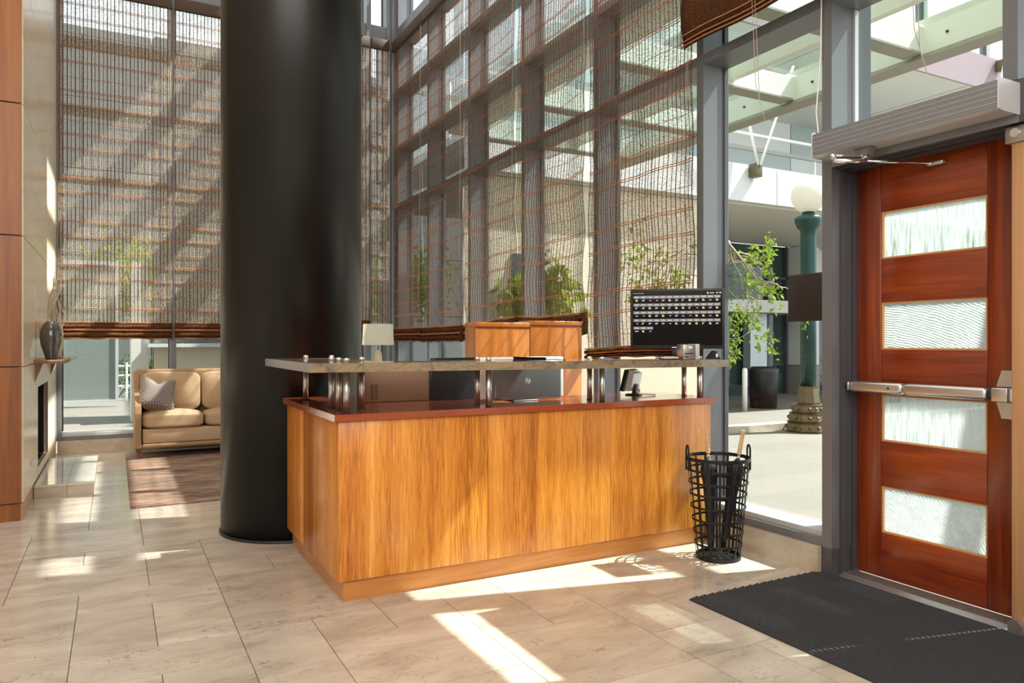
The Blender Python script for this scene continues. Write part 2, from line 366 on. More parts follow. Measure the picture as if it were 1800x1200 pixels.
def make_rug():
    m, nt, p = nodes('abstract_woven_rug')
    a = noise_(nt, coord(nt, (1.2, 9, 1)), 2.6, 6, .7, .8); b = noise_(nt, coord(nt, (.8, 1.6, 1)), 1.7, 3)
    f = math_(nt, 'ADD', math_(nt, 'MULTIPLY', a, .65), math_(nt, 'MULTIPLY', b, .35))
    L(nt, ramp(nt, f, [(.36,(.06,.035,.025)), (.44,(.13,.075,.05)), (.50,(.22,.16,.125)), (.56,(.36,.19,.11)), (.64,(.48,.39,.31))]), p.inputs['Base Color'])
    p.inputs['Roughness'].default_value = .95; bump(nt, p, noise_(nt, coord(nt), 160, 3), .8, .004); return m
M['rug'] = make_rug()
def make_cushion():
    m, nt, p = nodes('diamond_stitched_cushion')
    wv = N(nt, 'ShaderNodeTexWave', wave_type='BANDS', bands_direction='DIAGONAL'); wv.inputs['Scale'].default_value = 22; L(nt, coord(nt), wv.inputs['Vector'])
    w2 = N(nt, 'ShaderNodeTexWave', wave_type='BANDS', bands_direction='DIAGONAL'); w2.inputs['Scale'].default_value = 22; L(nt, coord(nt, (-1,1,1)), w2.inputs['Vector'])
    f = math_(nt, 'MULTIPLY', wv.outputs['Fac'], w2.outputs['Fac'])
    L(nt, ramp(nt, f, [(.1,(.13,.10,.09)), (.5,(.40,.34,.31))]), p.inputs['Base Color']); p.inputs['Roughness'].default_value = .6; return m
M['cushion'] = make_cushion()

# ------------------------------------------------------------------ camera
cam = bpy.data.cameras.new('camera'); co = bpy.data.objects.new('camera', cam); COL.objects.link(co); sc.camera = co
cam.sensor_width = 36; cam.lens = 36*1297.5/1800; cam.shift_y = .8/1800; cam.clip_start = .05; cam.clip_end = 300
co.location = (0,0,1.23); co.rotation_euler = (PI/2, 0, -math.radians(28.285))

# ------------------------------------------------------------------ floor tiles
PX, PY, X0, Y0 = .307, .2795, -.46, 5.54       # grid of the ashlar; row index grows towards the viewer
fixed = [(0,0,2,2),(2,0,4,1),(2,1,5,2),(0,2,1,3),(1,2,3,3),(0,3,2,5),(2,3,3,5),(-1,5,1,7),(1,5,3,6),(1,6,2,8),(2,6,3,8),(-1,7,1,9),(1,8,3,9),
         (3,2,5,4),(3,4,4,5),(4,4,6,5),(3,5,5,8),(3,8,4,10),(4,8,5,9),(5,8,6,9),(4,9,6,11),(6,8,7,10),(7,8,8,10),(6,10,8,12),(8,8,9,10),
         (8,10,9,11),(9,8,11,11),(8,11,11,12),(8,12,9,14),(2,9,4,11),(0,9,2,11),(1,11,3,13),(3,11,6,13),(6,12,8,14),(-2,3,0,5),(-2,1,0,3)]
IX0, IX1, IY0, IY1 = -14, 13, -14, 30
occ = {}; tiles = []
for t in fixed:
    cells = [(i,j) for i in range(t[0],t[2]) for j in range(t[1],t[3])]
    if any(c in occ for c in cells): continue
    for c in cells: occ[c] = 1
    tiles.append(t)
rt = random.Random(3)
for j in range(IY0, IY1):
    for i in range(IX0, IX1):
        if (i,j) in occ: continue
        opts = [(2,2),(1,2),(3,2),(2,1),(1,2),(2,2),(3,1)]; rt.shuffle(opts); opts.append((1,1))
        for w, h in opts:
            cells = [(a,b) for a in range(i,i+w) for b in range(j,j+h)]
            if all(c not in occ and c[0] < IX1 and c[1] < IY1 for c in cells):
                for c in cells: occ[c] = 1
                tiles.append((i,j,i+w,j+h)); break
g = .0016
fm = MB()
for (i0,j0,i1,j1) in tiles:
    x0, x1 = X0+PX*i0+g, X0+PX*i1-g; ya, yb = Y0-PY*j1+g, Y0-PY*j0-g
    if x1 > 3.30: x1 = 3.30
    if x0 >= x1-.02: continue
    c = (rt.random(), rt.random(), rt.random())
    if (i0,j0) == (3,5): c = (1, 1, .3)
    fm.box(x0, ya, -.01, x1, yb, 0, 0, c)
fl = MB().box(-5.5, -3.4, -.12, 3.52, 9.6, -.008).build('floor', M['grout'])
tag(fl, 'polished beige limestone tile floor of the lobby', 'floor', kind='structure')
fm.build('floor_tiles', M['floor'], fl)

# ------------------------------------------------------------------ curtain walls
TRZ = [3.03, 3.79, 4.55]                       # transom centres below the header
def curtain(name, label, frame, along, a0, a1, muls, zlow, zhdr, upper, cat='window wall', umin=-9):
    """frame(u, d, z): u along the wall, d depth outwards from the inner face"""
    root = empty(name); tag(root, label, cat, kind='structure')
    def bx(mb, u0, d0, z0, u1, d1, z1, m=0):
        a = frame(u0, d0); b = frame(u1, d1)
        mb.box(min(a[0],b[0]), min(a[1],b[1]), z0, max(a[0],b[0]), max(a[1],b[1]), z1, m)
    ztop = 8.7
    for u in muls:
        mb = MB(); bx(mb, u-.03, 0, zlow, u+.03, .215, ztop if u > umin else 5.40)
        mb.build('mullion', M['steel_paint'], root)
    segs = list(zip(muls[:-1], muls[1:]))
    for u0, u1 in segs:
        lo, hi = min(u0,u1)+.031, max(u0,u1)-.031
        if hi-lo < .1: continue
        for z in TRZ+[x for x in upper if u1 > umin+.1]:
            mb = MB(); bx(mb, lo, .0, z-.03, hi, .205, z+.03); mb.build('transom', M['steel_paint'], root)
        mb = MB(); bx(mb, lo, .015, 5.20, hi, .24, 5.40); mb.build('header_beam', M['steel_paint'], root)
        mb = MB(); bx(mb, lo, .0, zlow, hi, .205, zlow+.045); 
        a = frame(lo, .19); b = frame(hi, .19)
        mb.build('sill_rail', M['steel_paint'], root)
        mb = MB(); bx(mb, lo, .03, zlow+.045, hi, .2, zlow+.075); mb.build('sill_cap', M['steel_light'], root)
        gm = MB(); 
        zs = [zlow+.06]+TRZ+[5.3]+((list(upper)+[ztop]) if u1 > umin+.1 else [])
        for za, zb in zip(zs[:-1], zs[1:]): bx(gm, lo+.004, .198, za+.032, hi-.004, .204, zb-.032)
        gm.build('pane', M['glass'], root)
        # glazing beads round the panes
        bd = MB()
        for za, zb in zip(zs[:-1], zs[1:]):
            for (p, q) in ((lo, lo+.012), (hi-.012, hi)):
                bx(bd, p, .17, za+.03, q, .197, zb-.03)
        bd.build('glazing_bead', M['steel_dark'], root)
    return root
UP = [6.12, 6.88, 7.64, 8.40]
wA = lambda u, d: (3.30+d, u)
wB = lambda u, d: (u, 9.40+d)
curtain('window_1', 'grey aluminium window wall right of the desk running to the far corner', wA, 'y', 0, 0,
        [2.636, 3.591, 4.755, 5.92, 7.085, 8.25, 9.34], .145, 5.2, UP, umin=7.0)
curtain('window_2', 'grey aluminium window wall behind the sofa', wB, 'x', 0, 0, [-.545, .597, 1.765, 2.93, 3.2], .15, 5.2, UP)
sp = MB().box(3.30, .78, 5.402, 3.295+.22, 7.05, 8.7); tag(sp.build('wall_upper_right', M['plaster']), 'plain wall above the right window wall', 'wall', kind='structure')
# corner post
cp = MB().box(3.232, 9.372, 0, 3.52, 9.62, 8.7).build('trim_1', M['steel_paint']); tag(cp, 'grey steel corner post where the two window walls meet', 'corner post', kind='structure')
c1 = MB()
yy = [2.672, 3.55, 4.6, 5.65, 6.7, 7.75, 8.8, 9.37]
for a, b in zip(yy[:-1], yy[1:]): c1.box(3.276, a+.0015, 0, 3.5, b-.0015, .145)
tag(c1.build('baseboard_right', M['curb']), 'low beige stone curb under the right window wall', 'stone curb', kind='structure')
c2 = MB()
xx = [-.55, .3, 1.2, 2.1, 3.0, 3.23]
for a, b in zip(xx[:-1], xx[1:]): c2.box(a+.0015, 9.36, 0, b-.0015, 9.6, .15)
tag(c2.build('baseboard_back', M['curb']), 'low beige stone curb under the window behind the sofa', 'stone curb', kind='structure')

# ------------------------------------------------------------------ woven blinds
def blind(label, loc, rz, W, zb, zt, bottom=.17, amp=.012, wav=1.0, seed=0, tilt=0, group=None, name='woven_blind', sag=0, wm='weave'):
    """local x = along the blind, local y = towards the glass"""
    r = random.Random(seed); root = empty(name, (loc[0], loc[1], 0), rz)
    tag(root, label, 'blind', group)
    H = zt-zb; rows = max(2, round(H/.157)); nz = rows*2; nu = 14
    ph = r.uniform(0, 6)
    def dy(u, z):
        k = max(0, 1-(z-zb)/H)
        return amp*k*(math.sin(u/W*7*wav+ph+z*1.1)+.6*math.sin(z*9+ph))+amp*.5*math.sin(u/W*3+ph)
    def zz(u, t):
        z = zt+(zb-zt)*t
        return z+tilt*(u/W-.5)*t-sag*math.sin(PI*u/W)*t
    mb = MB(); vs = []; fs = []
    for k in range(nz+1):
        for i in range(nu+1):
            u = W*i/nu; z = zz(u, k/nz); e = (r.uniform(-.004, .004) if i in (0, nu) and k else 0)
            vs.append((u+e, dy(u, z), z))
    for k in range(nz):
        for i in range(nu):
            a = k*(nu+1)+i; fs.append((a, a+1, a+nu+2, a+nu+1))
    mb.add(vs, fs, 0, True); mb.build('weave', M[wm], root)
    cm = MB(); n = int(W/.0385); u = .012
    for q in range(n+1):
        u = .01+(W-.02)*q/n+r.uniform(-.003, .003); w = .0030 if q % 2 else .0046
        u = min(max(u, .006), W-.006)
        vs = []; fs = []
        for k in range(nz+1):
            z = zz(u, k/nz); y = dy(u, z)-.0035; vs += [(u-w, y, z), (u+w, y, z), (u, y-.003, z)]
        for k in range(nz):
            b = k*3
            for (s1, s2) in ((0,1),(1,2),(2,0)): fs.append((b+s1, b+s2, b+3+s2, b+3+s1))
        cm.add(vs, fs)
    cm.build('cords', M['cord'], root)
    rm = MB()
    for k in range(1, rows):
        t = k/rows; dbl = (k % 3 != 0)
        for off in ((0, .016) if dbl else (0,)):
            vs = []; fs = []; hh = .0032 if dbl else .0022
            for i in range(nu+1):
                u = W*i/nu; z = zz(u, t)+off+r.uniform(-.0012, .0012); y = dy(u, z)-.006
                vs += [(u, y, z-hh), (u, y, z+hh), (u, y-.004, z)]
            for i in range(nu):
                b = i*3
                for (s1, s2) in ((0,1),(1,2),(2,0)): fs.append((b+s1, b+s2, b+3+s2, b+3+s1))
            rm.add(vs, fs)
    rm.build('slats', M['rib'], root)
    # folded bottom: two soft loops of doubled weave
    if bottom:
        fm_ = MB(); prof = []
        for q in range(19):
            a = q/18; prof.append((-.012-.028*abs(math.sin(a*PI*2)), bottom*(1-a)))
        prof += [(.012+.008*math.sin(a_*PI), bottom*a_) for a_ in (0, .3, .6, 1)]
        rings = []
        for i in range(nu+1):
            u = W*i/nu; zb_ = zz(u, 1)-.01
            rings.append([(u, p[0]+dy(u, zb)*1.0, zb_+p[1]+.004*math.sin(u*23+ph)) for p in prof])
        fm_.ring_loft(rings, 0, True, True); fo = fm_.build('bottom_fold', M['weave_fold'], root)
        rr = MB()
        for zq in (bottom*.02, bottom*.5, bottom*.56, bottom*.98):
            rr.tube([(W*i/nu, -.032+dy(W*i/nu, zb), zz(W*i/nu, 1)-.006+zq) for i in range(nu+1)], .0045, 6)
        rr.build('fold_rib', M['rib'], fo)
    hm = MB().bbox(0, -.03, zt-.005, W, .018, zt+.13, .004); hm.build('headrail', M['rail_brown'], root)
    cd = MB(); cd.tube([(W*.985, -.02, zt), (W*.982, -.024, (zt+zb)/2), (W*.985, -.045, zb+.35)], .0013, 5)
    cd.tube([(W*.965, -.02, zt), (W*.969, -.024, (zt+zb)/2), (W*.967, -.045, zb+.5)], .0013, 5)
    cd.build('pull_cord', M['cord_tan'], root)
    return root
G = 'woven wood blinds on the window walls'
XB = 3.235
bl = [('woven reed blind nearest the far corner on the right window wall', 9.29, 8.26, 1.245, .165, .010, 0, 0),
      ('woven reed blind second from the far corner on the right window wall', 8.24, 7.095, 1.24, .17, .014, .01, 0),
      ('woven reed blind hanging just left of the pair of orange cabinets', 7.075, 5.93, 1.27, .17, .024, .05, 0),
      ('woven reed blind with lumpy bottom behind the orange cabinets', 5.91, 4.765, 1.30, .17, .03, .0, .02),
      ('longest woven reed blind, behind the room number screen', 4.745, 3.585, 1.125, .075, .02, .035, -.01)]
for k, (lab, ya, yb, zb, bt, amp, tl, sg) in enumerate(bl):
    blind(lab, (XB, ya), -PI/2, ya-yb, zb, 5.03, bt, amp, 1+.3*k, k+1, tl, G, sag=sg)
YB = 9.335
blind('woven reed blind above the empty left part of the sofa window, striped by sun', (-.54, YB), 0, 1.12, 1.272, 5.06, .185, .006, 1, 11, 0, G, wm='weave_sunlit')
blind('woven reed blind over the sofa, left of the black column', (.605, YB), 0, 1.145, 1.275, 5.06, .185, .006, 1, 12, 0, G, wm='weave_sunlit')
blind('woven reed blind hidden mostly behind the black column', (1.775, YB), 0, 1.14, 1.35, 5.06, .17, .006, 1, 13, 0, G, wm='weave_sunlit')
blind('narrow woven reed blind beside the corner post over the table lamp', (2.94, YB), 0, .24, 1.40, 5.06, .02, .004, 1, 14, 0, G, wm='weave_sunlit')

def raised_blind(label, ya, yb, zb, group='raised blinds above the entrance'):
    W = ya-yb; root = empty('raised_blind', (3.235, ya, 0), -PI/2); tag(root, label, 'blind', group)
    r = random.Random(5); nu = 14
    # gathered stack of four folds, each hanging a little lower
    for q in range(4):
        z1 = zb+.42-.02*q; z0 = zb+.085*q
        prof = []
        for s in range(9):
            a = s/8; prof.append((-.015-.022*(3-q)-.028*math.sin(a*PI), z0+(z1-z0)*(1-a)))
        prof += [(-.008-.022*(3-q), z0+.01), (-.004-.022*(3-q), z1)]
        mb = MB(); rings = []
        for i in range(nu+1):
            u = W*i/nu; rings.append([(u, p[0], p[1]+.006*math.sin(u*9+q)+r.uniform(-.001,.001)) for p in prof])
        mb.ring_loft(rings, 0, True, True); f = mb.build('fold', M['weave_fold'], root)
        rb = MB()
        for zq in (.004, .03, .07):
            rb.tube([(W*i/nu, -.04-.022*(3-q), z0+zq+.006*math.sin(W*i/nu*9+q)) for i in range(nu+1)], .004, 6)
        rb.build('fold_rib', M['rib'], f)
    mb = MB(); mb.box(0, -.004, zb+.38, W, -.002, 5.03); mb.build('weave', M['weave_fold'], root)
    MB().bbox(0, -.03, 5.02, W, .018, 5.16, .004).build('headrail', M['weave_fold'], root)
    cd = MB(); cd.tube([(W*.62, -.03, 5.0), (W*.62, -.10, zb+.1), (W*.63, -.07, zb-.5), (W*.66, -.06, zb-.62)], .002, 5)
    cd.tube([(W*.60, -.03, 5.0), (W*.60, -.10, zb+.1), (W*.60, -.07, zb-.4), (W*.66, -.06, zb-.62)], .002, 5)
    cd.build('pull_cord', M['cord_tan'], root)
raised_blind('dark woven blind pulled up above the clear window by the door', 3.578, 2.611, 3.07)
raised_blind('added unseen woven blind blocking sun above the wooden door', 2.609, 1.705, 3.04)  # out of view, added to stop sun coming in over the door
raised_blind('added unseen woven blind blocking sun above the second door leaf', 1.703, .80, 3.04)  # likewise unseen and added as a sun block

# ------------------------------------------------------------------ entrance door
def door(name, label, yh, flip=False):
    """leaf between yh (hinge side, far) and yh-.86"""
    root = empty(name, (3.478, yh, 0)); tag(root, label, 'door', kind='structure')
    W = .86; s0 = .153; s1 = .68; T = .045; zt = 2.138
    zs = [(.25,.49),(.72,.962),(1.192,1.434),(1.657,1.899)]
    MB().bbox(0, -s0, .018, T, 0, zt, .003).build('stile', M['door_v'], root)
    MB().bbox(0, -W, .018, T, -s1, zt, .003).build('stile', M['door_v'], root)
    edges = [.018]+[x for p in zs for x in p]+[zt]
    for k in range(5):
        a, b = edges[2*k], edges[2*k+1]
        MB().bbox(.001, -s1+.001, a, T-.001, -s0-.001, b, .003).build('rail', M['door_h'], root)
    for k, (a, b) in enumerate(zs):
        mb = MB(); mb.box(.020, -s1+.001, a+.001, .026, -s0-.001, b-.001)
        mb.build('glass_pane', M['reed'] if k in (3, 1) else M['swirl'], root)
        fr = MB()
        fr.box(.008, -s0-.010, a, .019, -s0-.001, b); fr.box(.008, -s1+.001, a, .019, -s1+.010, b)
        fr.box(.008, -s1+.010, a, .019, -s0-.010, a+.009); fr.box(.008, -s1+.010, b-.009, .019, -s0-.010, b)
        fr.build('glazing_stop', M['stop'], root)
    # panic bar
    pb = empty('panic_bar', (0,0,0), 0, root)
    xb = -.082; yb0, yb1 = -.04, -.735
    MB().bbox(xb-.028, yb1, .972, xb+.028, -.34, 1.028, .018, seg=4).build('push_bar', M['chrome'], pb)
    MB().bbox(xb-.028, -.338, .972, xb+.028, yb0, 1.028, .018, seg=4).build('rail_cover', M['chrome'], pb)
    MB().bbox(xb-.02, yb0, .978, -.001, yb0+.012, 1.022, .004).build('end_bracket', M['chrome'], pb)
    MB().bbox(xb-.024, yb1-.022, .976, xb+.024, yb1, 1.024, .01, seg=3).build('rubber_joint', M['black'], pb)
    MB().bbox(xb-.03, yb1-.09, .97, -.002, yb1-.022, 1.03, .004).build('latch_box', M['chrome'], pb)
    fl_ = MB().prism([(yb1-.018, 1.034), (yb1-.04, 1.105), (yb1-.115, 1.105), (yb1-.115, 1.034)], 'x', xb+.02, xb+.06)
    fl_.build('upper_flange', M['chrome'], pb)
    fl_ = MB().prism([(yb1-.018, .966), (yb1-.04, .895), (yb1-.115, .895), (yb1-.115, .966)], 'x', xb+.02, xb+.06)
    fl_.build('lower_flange', M['chrome'], pb)
    MB().cyl((xb-.029, -.27, 1.0), (xb-.0275, -.27, 1.0), .006, 12).build('key_cylinder', M['black'], pb)
    return root
M['reed'] = m_pattern_glass('reeded_obscure_glass', 'reed'); M['swirl'] = m_pattern_glass('swirled_obscure_glass', 'swirl')
M['stop'] = plain('gold_glazing_stop', (.62,.36,.15), .35)
door('door_1', 'red mahogany entrance door with four obscure glass panes and a steel push bar', 2.604)
# frame around the door pair
fr = empty('trim_2'); tag(fr, 'dark grey metal door frame with header above the mahogany door', 'door frame', kind='structure')
jb = MB(); jb.box(3.36, 2.592, 0, 3.41, 2.606, 2.14).box(3.41, 2.600, 0, 3.43, 2.606, 2.14).box(3.445, 2.588, 0, 3.477, 2.606, 2.14).box(3.300, 2.606, 0, 3.515, 2.666, .146)
jb.build('jamb_stop', M['steel_dark'], fr)
MB().box(3.517, 2.61, 0, 3.62, 2.735, 3.9).build('shade_fin', M['steel_dark'], fr)  # hidden fin added outside the mullion to trim the floor sun patch
hd = MB(); hd.box(3.30, .79, 2.142, 3.52, 2.606, 2.32).box(3.41, .79, 2.128, 3.44, 2.59, 2.142).box(3.35, .79, 2.134, 3.37, 2.59, 2.142)
hd.build('door_header', M['steel_dark'], fr)
for (ya, yb) in ((2.606, 1.766), (1.70, .80)):
    MB().box(3.30, yb, 3.0, 3.505, ya, 3.06).build('transom', M['steel_paint'], fr)
    MB().box(3.315, yb, 5.2, 3.54, ya, 5.4).build('header_beam', M['steel_paint'], fr)
    MB().box(3.498, yb+.003, 2.325, 3.504, ya-.003, 2.998).build('pane', M['glass'], fr)
    MB().box(3.498, yb+.003, 3.062, 3.504, ya-.003, 5.198).build('pane', M['glass'], fr)
    MB().box(3.47, yb, 2.322, 3.497, yb+.012, 2.998).box(3.47, ya-.012, 2.322, 3.497, ya, 2.998).build('glazing_bead', M['steel_light'], fr)
for y in (1.733, .77):
    MB().box(3.30, y-.03, 2.322, 3.515, y+.03, 5.4).build('mullion', M['steel_paint'], fr)
# second leaf of the pair
d2 = empty('door_2', (3.478, 1.66, 0)); tag(d2, 'mahogany second door leaf right of the tan post', 'door', kind='structure')
MB().box(0, -.86, .018, .045, 0, 2.138).build('leaf', M['door_v'], d2)
mp_ = empty('trim_3', (3.385, 1.70, 0)); tag(mp_, 'tan wooden post between the door leaves with a grey metal cap', 'door post', kind='structure')
MB().bbox(-.055, -.045, .02, .055, .045, 2.07, .006).build('post', M['post_wood'], mp_)
cb = MB().bbox(-.068, -.056, 2.066, .068, .064, 2.135, .004); cb.build('post_cap', M['alu'], mp_)
cyl = MB().cyl((-.074, .022, 2.105), (-.068, .022, 2.105), .019, 20); cyl.build('key_cylinder', M['polished'], mp_)
MB().prism([(-.01,.012),(.045,.012),(.045,.055),(.03,.07),(.008,.07),(-.01,.05)], 'x', -.082, -.056).build('post_foot', M['alu'], mp_)
th = MB(); th.prism([(3.335,0),(3.36,.012),(3.372,.017),(3.474,.017),(3.474,0)], 'y', .80, 2.60)
for q in range(6): th.box(3.376+.016*q, .80, .017, 3.384+.016*q, 2.60, .021)
tag(th.build('trim_4', M['alu']), 'ribbed aluminium threshold under the mahogany door', 'threshold', kind='structure')

# door operator (box above the door) with its arm
op = empty('door_operator', (3.30, 2.15, 2.14)); tag(op, 'long grey automatic door opener box mounted above the mahogany door', 'door opener')
prof = [(-.150,.040),(-.150,.150),(-.138,.156),(0,.156),(0,.035),(-.12,.035)]
MB().prism(prof, 'y', -.450, .450).build('cover', M['op_light'], op)
gr = MB()
gr.box(-.153, -.449, .042, -.1503, .449, .152)
gr.build('front_panel', M['op_grey'], op)
gr = MB()
for q in range(4): gr.box(-.1545, -.449, .062+.0225*q, -.1532, .449, .0635+.0225*q)
gr.build('groove_lines', M['op_light'], op)
MB().prism([(-.156,.036),(-.156,.152),(-.142,.162),(0,.162),(0,.03),(-.118,.03)], 'y', -.456, -.4505).build('end_cap', M['op_light'], op)
MB().prism([(-.156,.036),(-.156,.152),(-.142,.162),(0,.162),(0,.03),(-.118,.03)], 'y', .4505, .456).build('end_cap', M['op_light'], op)
MB().box(-.006, -.452, .0, -.0005, .452, .034).build('back_plate', M['op_grey'], op)
ar = empty('arm', (0,0,0), 0, op)
MB().prism([(.16,.033),(.25,.033),(.23,-.005),(.178,-.005)], 'x', -.10, -.055).build('spindle_housing', M['op_grey'], ar)
mb = MB(); mb.beam((-.078, .205, -.006), (-.235, .262, -.010), .022, .010); mb.ball((-.235, .262, -.012), .016, 12); mb.cyl((-.078,.205,-.02),(-.078,.205,.0),.018,16)
mb.build('lever', M['polished'], ar)
mb = MB(); mb.cyl((-.235, .262, -.028), (.150, .02, -.052), .007, 12); mb.cyl((-.235,.262,-.035),(-.10,.177,-.036),.010,12); mb.build('rod', M['polished'], ar)
mb = MB(); mb.bbox(.140, -.045, -.066, .176, .035, -.044, .006); mb.ball((.148,.02,-.054), .013, 10); mb.build('door_shoe', M['chrome'], ar)
# white cable by the mullion
cb = MB().tube([(3.286,2.660,5.0),(3.286,2.655,3.3),(3.286,2.662,2.75),(3.284,2.69,2.45),(3.28,2.672,2.33),(3.262,2.62,2.262),(3.262,2.607,2.25)], .004, 6)
tag(cb.build('power_cable', M['cord_white']), 'white cable hanging down the window post to the door opener', 'cable')

# door mat
mt = MB(); mt.box(2.41, .6, .0, 3.33, 2.695, .008)
nr = 36
for q in range(nr):
    x = 2.418+(.905)*q/nr; mt.prism([(x,.008),(x+.004,.0135),(x+.0155,.0135),(x+.0195,.008)], 'y', .6, 2.69+.006*(q % 2))
tag(mt.build('door_mat', M['rubber']), 'long charcoal ribbed entrance mat in front of the door', 'door mat')

# ------------------------------------------------------------------ left wall, fireplace
wl = empty('wall_left'); tag(wl, 'cream lacquered fireplace wall left of the sofa', 'wall', kind='structure')
XW = -.557
zj = [.121, 1.059, 1.961, 2.868, 3.775, 4.68, 5.59, 6.5, 7.4, 8.7]; yj = [6.09, 7.09, 8.25, 9.355]
F0, F1, FZ0, FZ1 = 7.20, 8.18, .20, .86
gp = .003
mb = MB()
for a, b in zip(zj[:-1], zj[1:]):
    for c, d in zip(yj[:-1], yj[1:]):
        if a < .5 and c == 7.09:
            mb.box(XW-.03, c+gp, a+gp, XW, F0, b-gp); mb.box(XW-.03, F1, a+gp, XW, d-gp, b-gp)
            mb.box(XW-.03, F0, a+gp, XW, F1, FZ0); mb.box(XW-.03, F0, FZ1, XW, F1, b-gp)
        else: mb.box(XW-.03, c+gp, a+gp, XW, d-gp, b-gp)
mb.build('cladding_panels', M['marble'], wl)
MB().box(XW-.03, 6.09, 0, XW-.004, 9.355, .118).build('plinth_strip', M['post_wood'], wl)
mb = MB(); mb.box(-1.5, 6.12, 0, XW-.032, F0-.02, 8.7).box(-1.5, F1+.02, 0, XW-.032, 9.6, 8.7).box(-1.5, F0-.02, 0, XW-.032, F1+.02, FZ0-.02).box(-1.5, F0-.02, FZ1+.02, XW-.032, F1+.02, 8.7)
mb.build('backing', M['grout'], wl)
mb = MB(); mb.box(-1.3, F0-.02, FZ0-.02, -1.28, F1+.02, FZ1+.02).box(-1.28, F0-.02, FZ0-.02, XW-.034, F1+.02, FZ0-.01).box(-1.28, F0-.02, FZ1+.01, XW-.034, F1+.02, FZ1+.02).box(-1.28, F0-.02, FZ0, XW-.034, F0-.01, FZ1).box(-1.28, F1+.01, FZ0, XW-.034, F1+.02, FZ1)
mb.build('firebox', M['fire_dark'], wl)
mb = MB(); mb.box(XW-.002, F1-.03, FZ0, XW+.004, F1, FZ1).box(XW-.002, F0, FZ0, XW+.003, F1-.03, FZ0+.012); mb.build('firebox_trim', M['copper'], wl)
MB().bbox(XW, 6.60, .30, XW+.012, 6.66, .345, .004).build('gas_valve_plate', M['chrome'], wl)
hs = MB()
hs.box(XW+.001, 6.84, 0, -.336, 8.38, .086, 1).box(-.334, 6.84, 0, -.148, 8.38, .086, 1)
for a, b in ((XW+.001, -.336), (-.334, -.1455)):
    for c, d in ((6.838, 7.62), (7.623, 8.383)): hs.box(a, c, .088, b, d, .107)
tag(hs.build('trim_5', [M['hearth'], M['curb']]), 'low polished stone hearth step under the fireplace', 'hearth step', kind='structure')
ms = empty('mantel_shelf', (-.45, 7.7, 1.06)); tag(ms, 'thin dark wooden mantel shelf above the fireplace holding a vase', 'mantel shelf')
MB().bbox(XW+.001+.45, -.86, 0, -.336+.45, .95, .030, .002).build('board', M['mantel_wood'], ms)
for y in (-.78, .85):
    MB().prism([(XW+.452,-.003),(XW+.505,-.003),(XW+.452,-.15)], 'y', y, y+.03).build('bracket', M['mantel_wood'], ms)
vs = empty('vase', (-.455, 7.02, 1.0905)); tag(vs, 'grey brown glazed ovoid vase on the mantel shelf', 'vase')
MB().lathe([(.036,0),(.040,.012),(.052,.05),(.072,.12),(.079,.18),(.074,.235),(.056,.28),(.034,.305),(.030,.308),(.026,.30),(.045,.26)], n=36).build('body', M['vase'], vs)
tw = empty('twig_bundle', (-.44, 7.35, 1.0905)); tag(tw, 'tall bundle of pale twisted twigs standing behind the grey vase', 'twigs')
mb = MB(); r = random.Random(2)
for q in range(13):
    a0 = r.uniform(0, 6.28); rr = r.uniform(.02, .055); h = r.uniform(.45, .9); tw_ = r.uniform(3, 7)
    mb.tube([(rr*(.35+.9*math.sin(PI*min(1, t*1.05)))*math.cos(a0+tw_*t), rr*(.35+.9*math.sin(PI*min(1, t*1.05)))*math.sin(a0+tw_*t), h*t) for t in [i/14 for i in range(15)]], r.uniform(.005, .009), 7, r1=.003)
mb.build('twigs', M['twig'], tw); MB().lathe([(.05,0),(.05,.012),(.02,.014)], n=20).build('base', M['mantel_wood'], tw)

# wooden pier at far left
pw = empty('wall_front_left'); tag(pw, 'dark cherry panelled pier at the left edge before the fireplace wall', 'wood pier', kind='structure')
mb = MB()
for a, b in zip(zj[:-1], zj[1:]): mb.box(-1.5, 6.065, a+.005, -.567, 6.088, b-.005)
mb.build('wood_panels', M['wall_wood'], pw)
MB().box(-1.5, 6.075, 0, -.572, 6.088, .115).build('wood_plinth', M['wall_wood'], pw)
MB().box(-1.5, 6.0885, 0, -.59, 6.118, 8.7).build('backing', M['grout'], pw)

# ------------------------------------------------------------------ black column
cl = empty('column_1', (1.052, 5.06, 0)); tag(cl, 'large round black column rising behind the left end of the desk', 'column', kind='structure')
MB().lathe([(.452,.0),(.452,8.7)], n=96).build('shaft', M['column'], cl)
MB().lathe([(.462,.0),(.462,.012),(.453,.016)], n=96).build('base_ring', M['black'], cl)

# ------------------------------------------------------------------ reception desk
dk = empty('reception_desk', (.92, 3.425, 0)); tag(dk, 'striped orange wood reception desk with a marble transaction shelf on steel posts', 'reception desk')
ox, oy = .92, 3.425
def D(mb, name, mat, par=dk): return mb.build(name, mat, par, (0,0,0))
def B(x0,y0,z0,x1,y1,z1,b=.002): return MB().bbox(x0-ox,y0-oy,z0,x1-ox,y1-oy,z1,b)
xs = [.92, 1.701, 2.477, 3.236]
for a, b in zip(xs[:-1], xs[1:]): D(B(a+.0015, 3.425, .103, b-.0015, 3.443, .858), 'front_panel', M['desk_wood'])
for a, b in ((3.428, 4.153), (4.156, 4.585)): D(B(.92, a, .103, .938, b, .858), 'side_panel', M['desk_wood'])
D(B(3.218, 3.444, .103, 3.236, 3.93, .858), 'side_panel', M['desk_wood'])
mb = MB(); mb.box(.953-ox, 3.456-oy, 0, 3.21-ox, 3.476-oy, .1025).box(.953-ox, 3.4765-oy, 0, .973-ox, 4.585-oy, .1025); D(mb, 'plinth', M['plinth_wood'])
D(B(.94, 3.93, .1, 1.6, 3.948, .858), 'inner_panel', M['desk_wood']); 
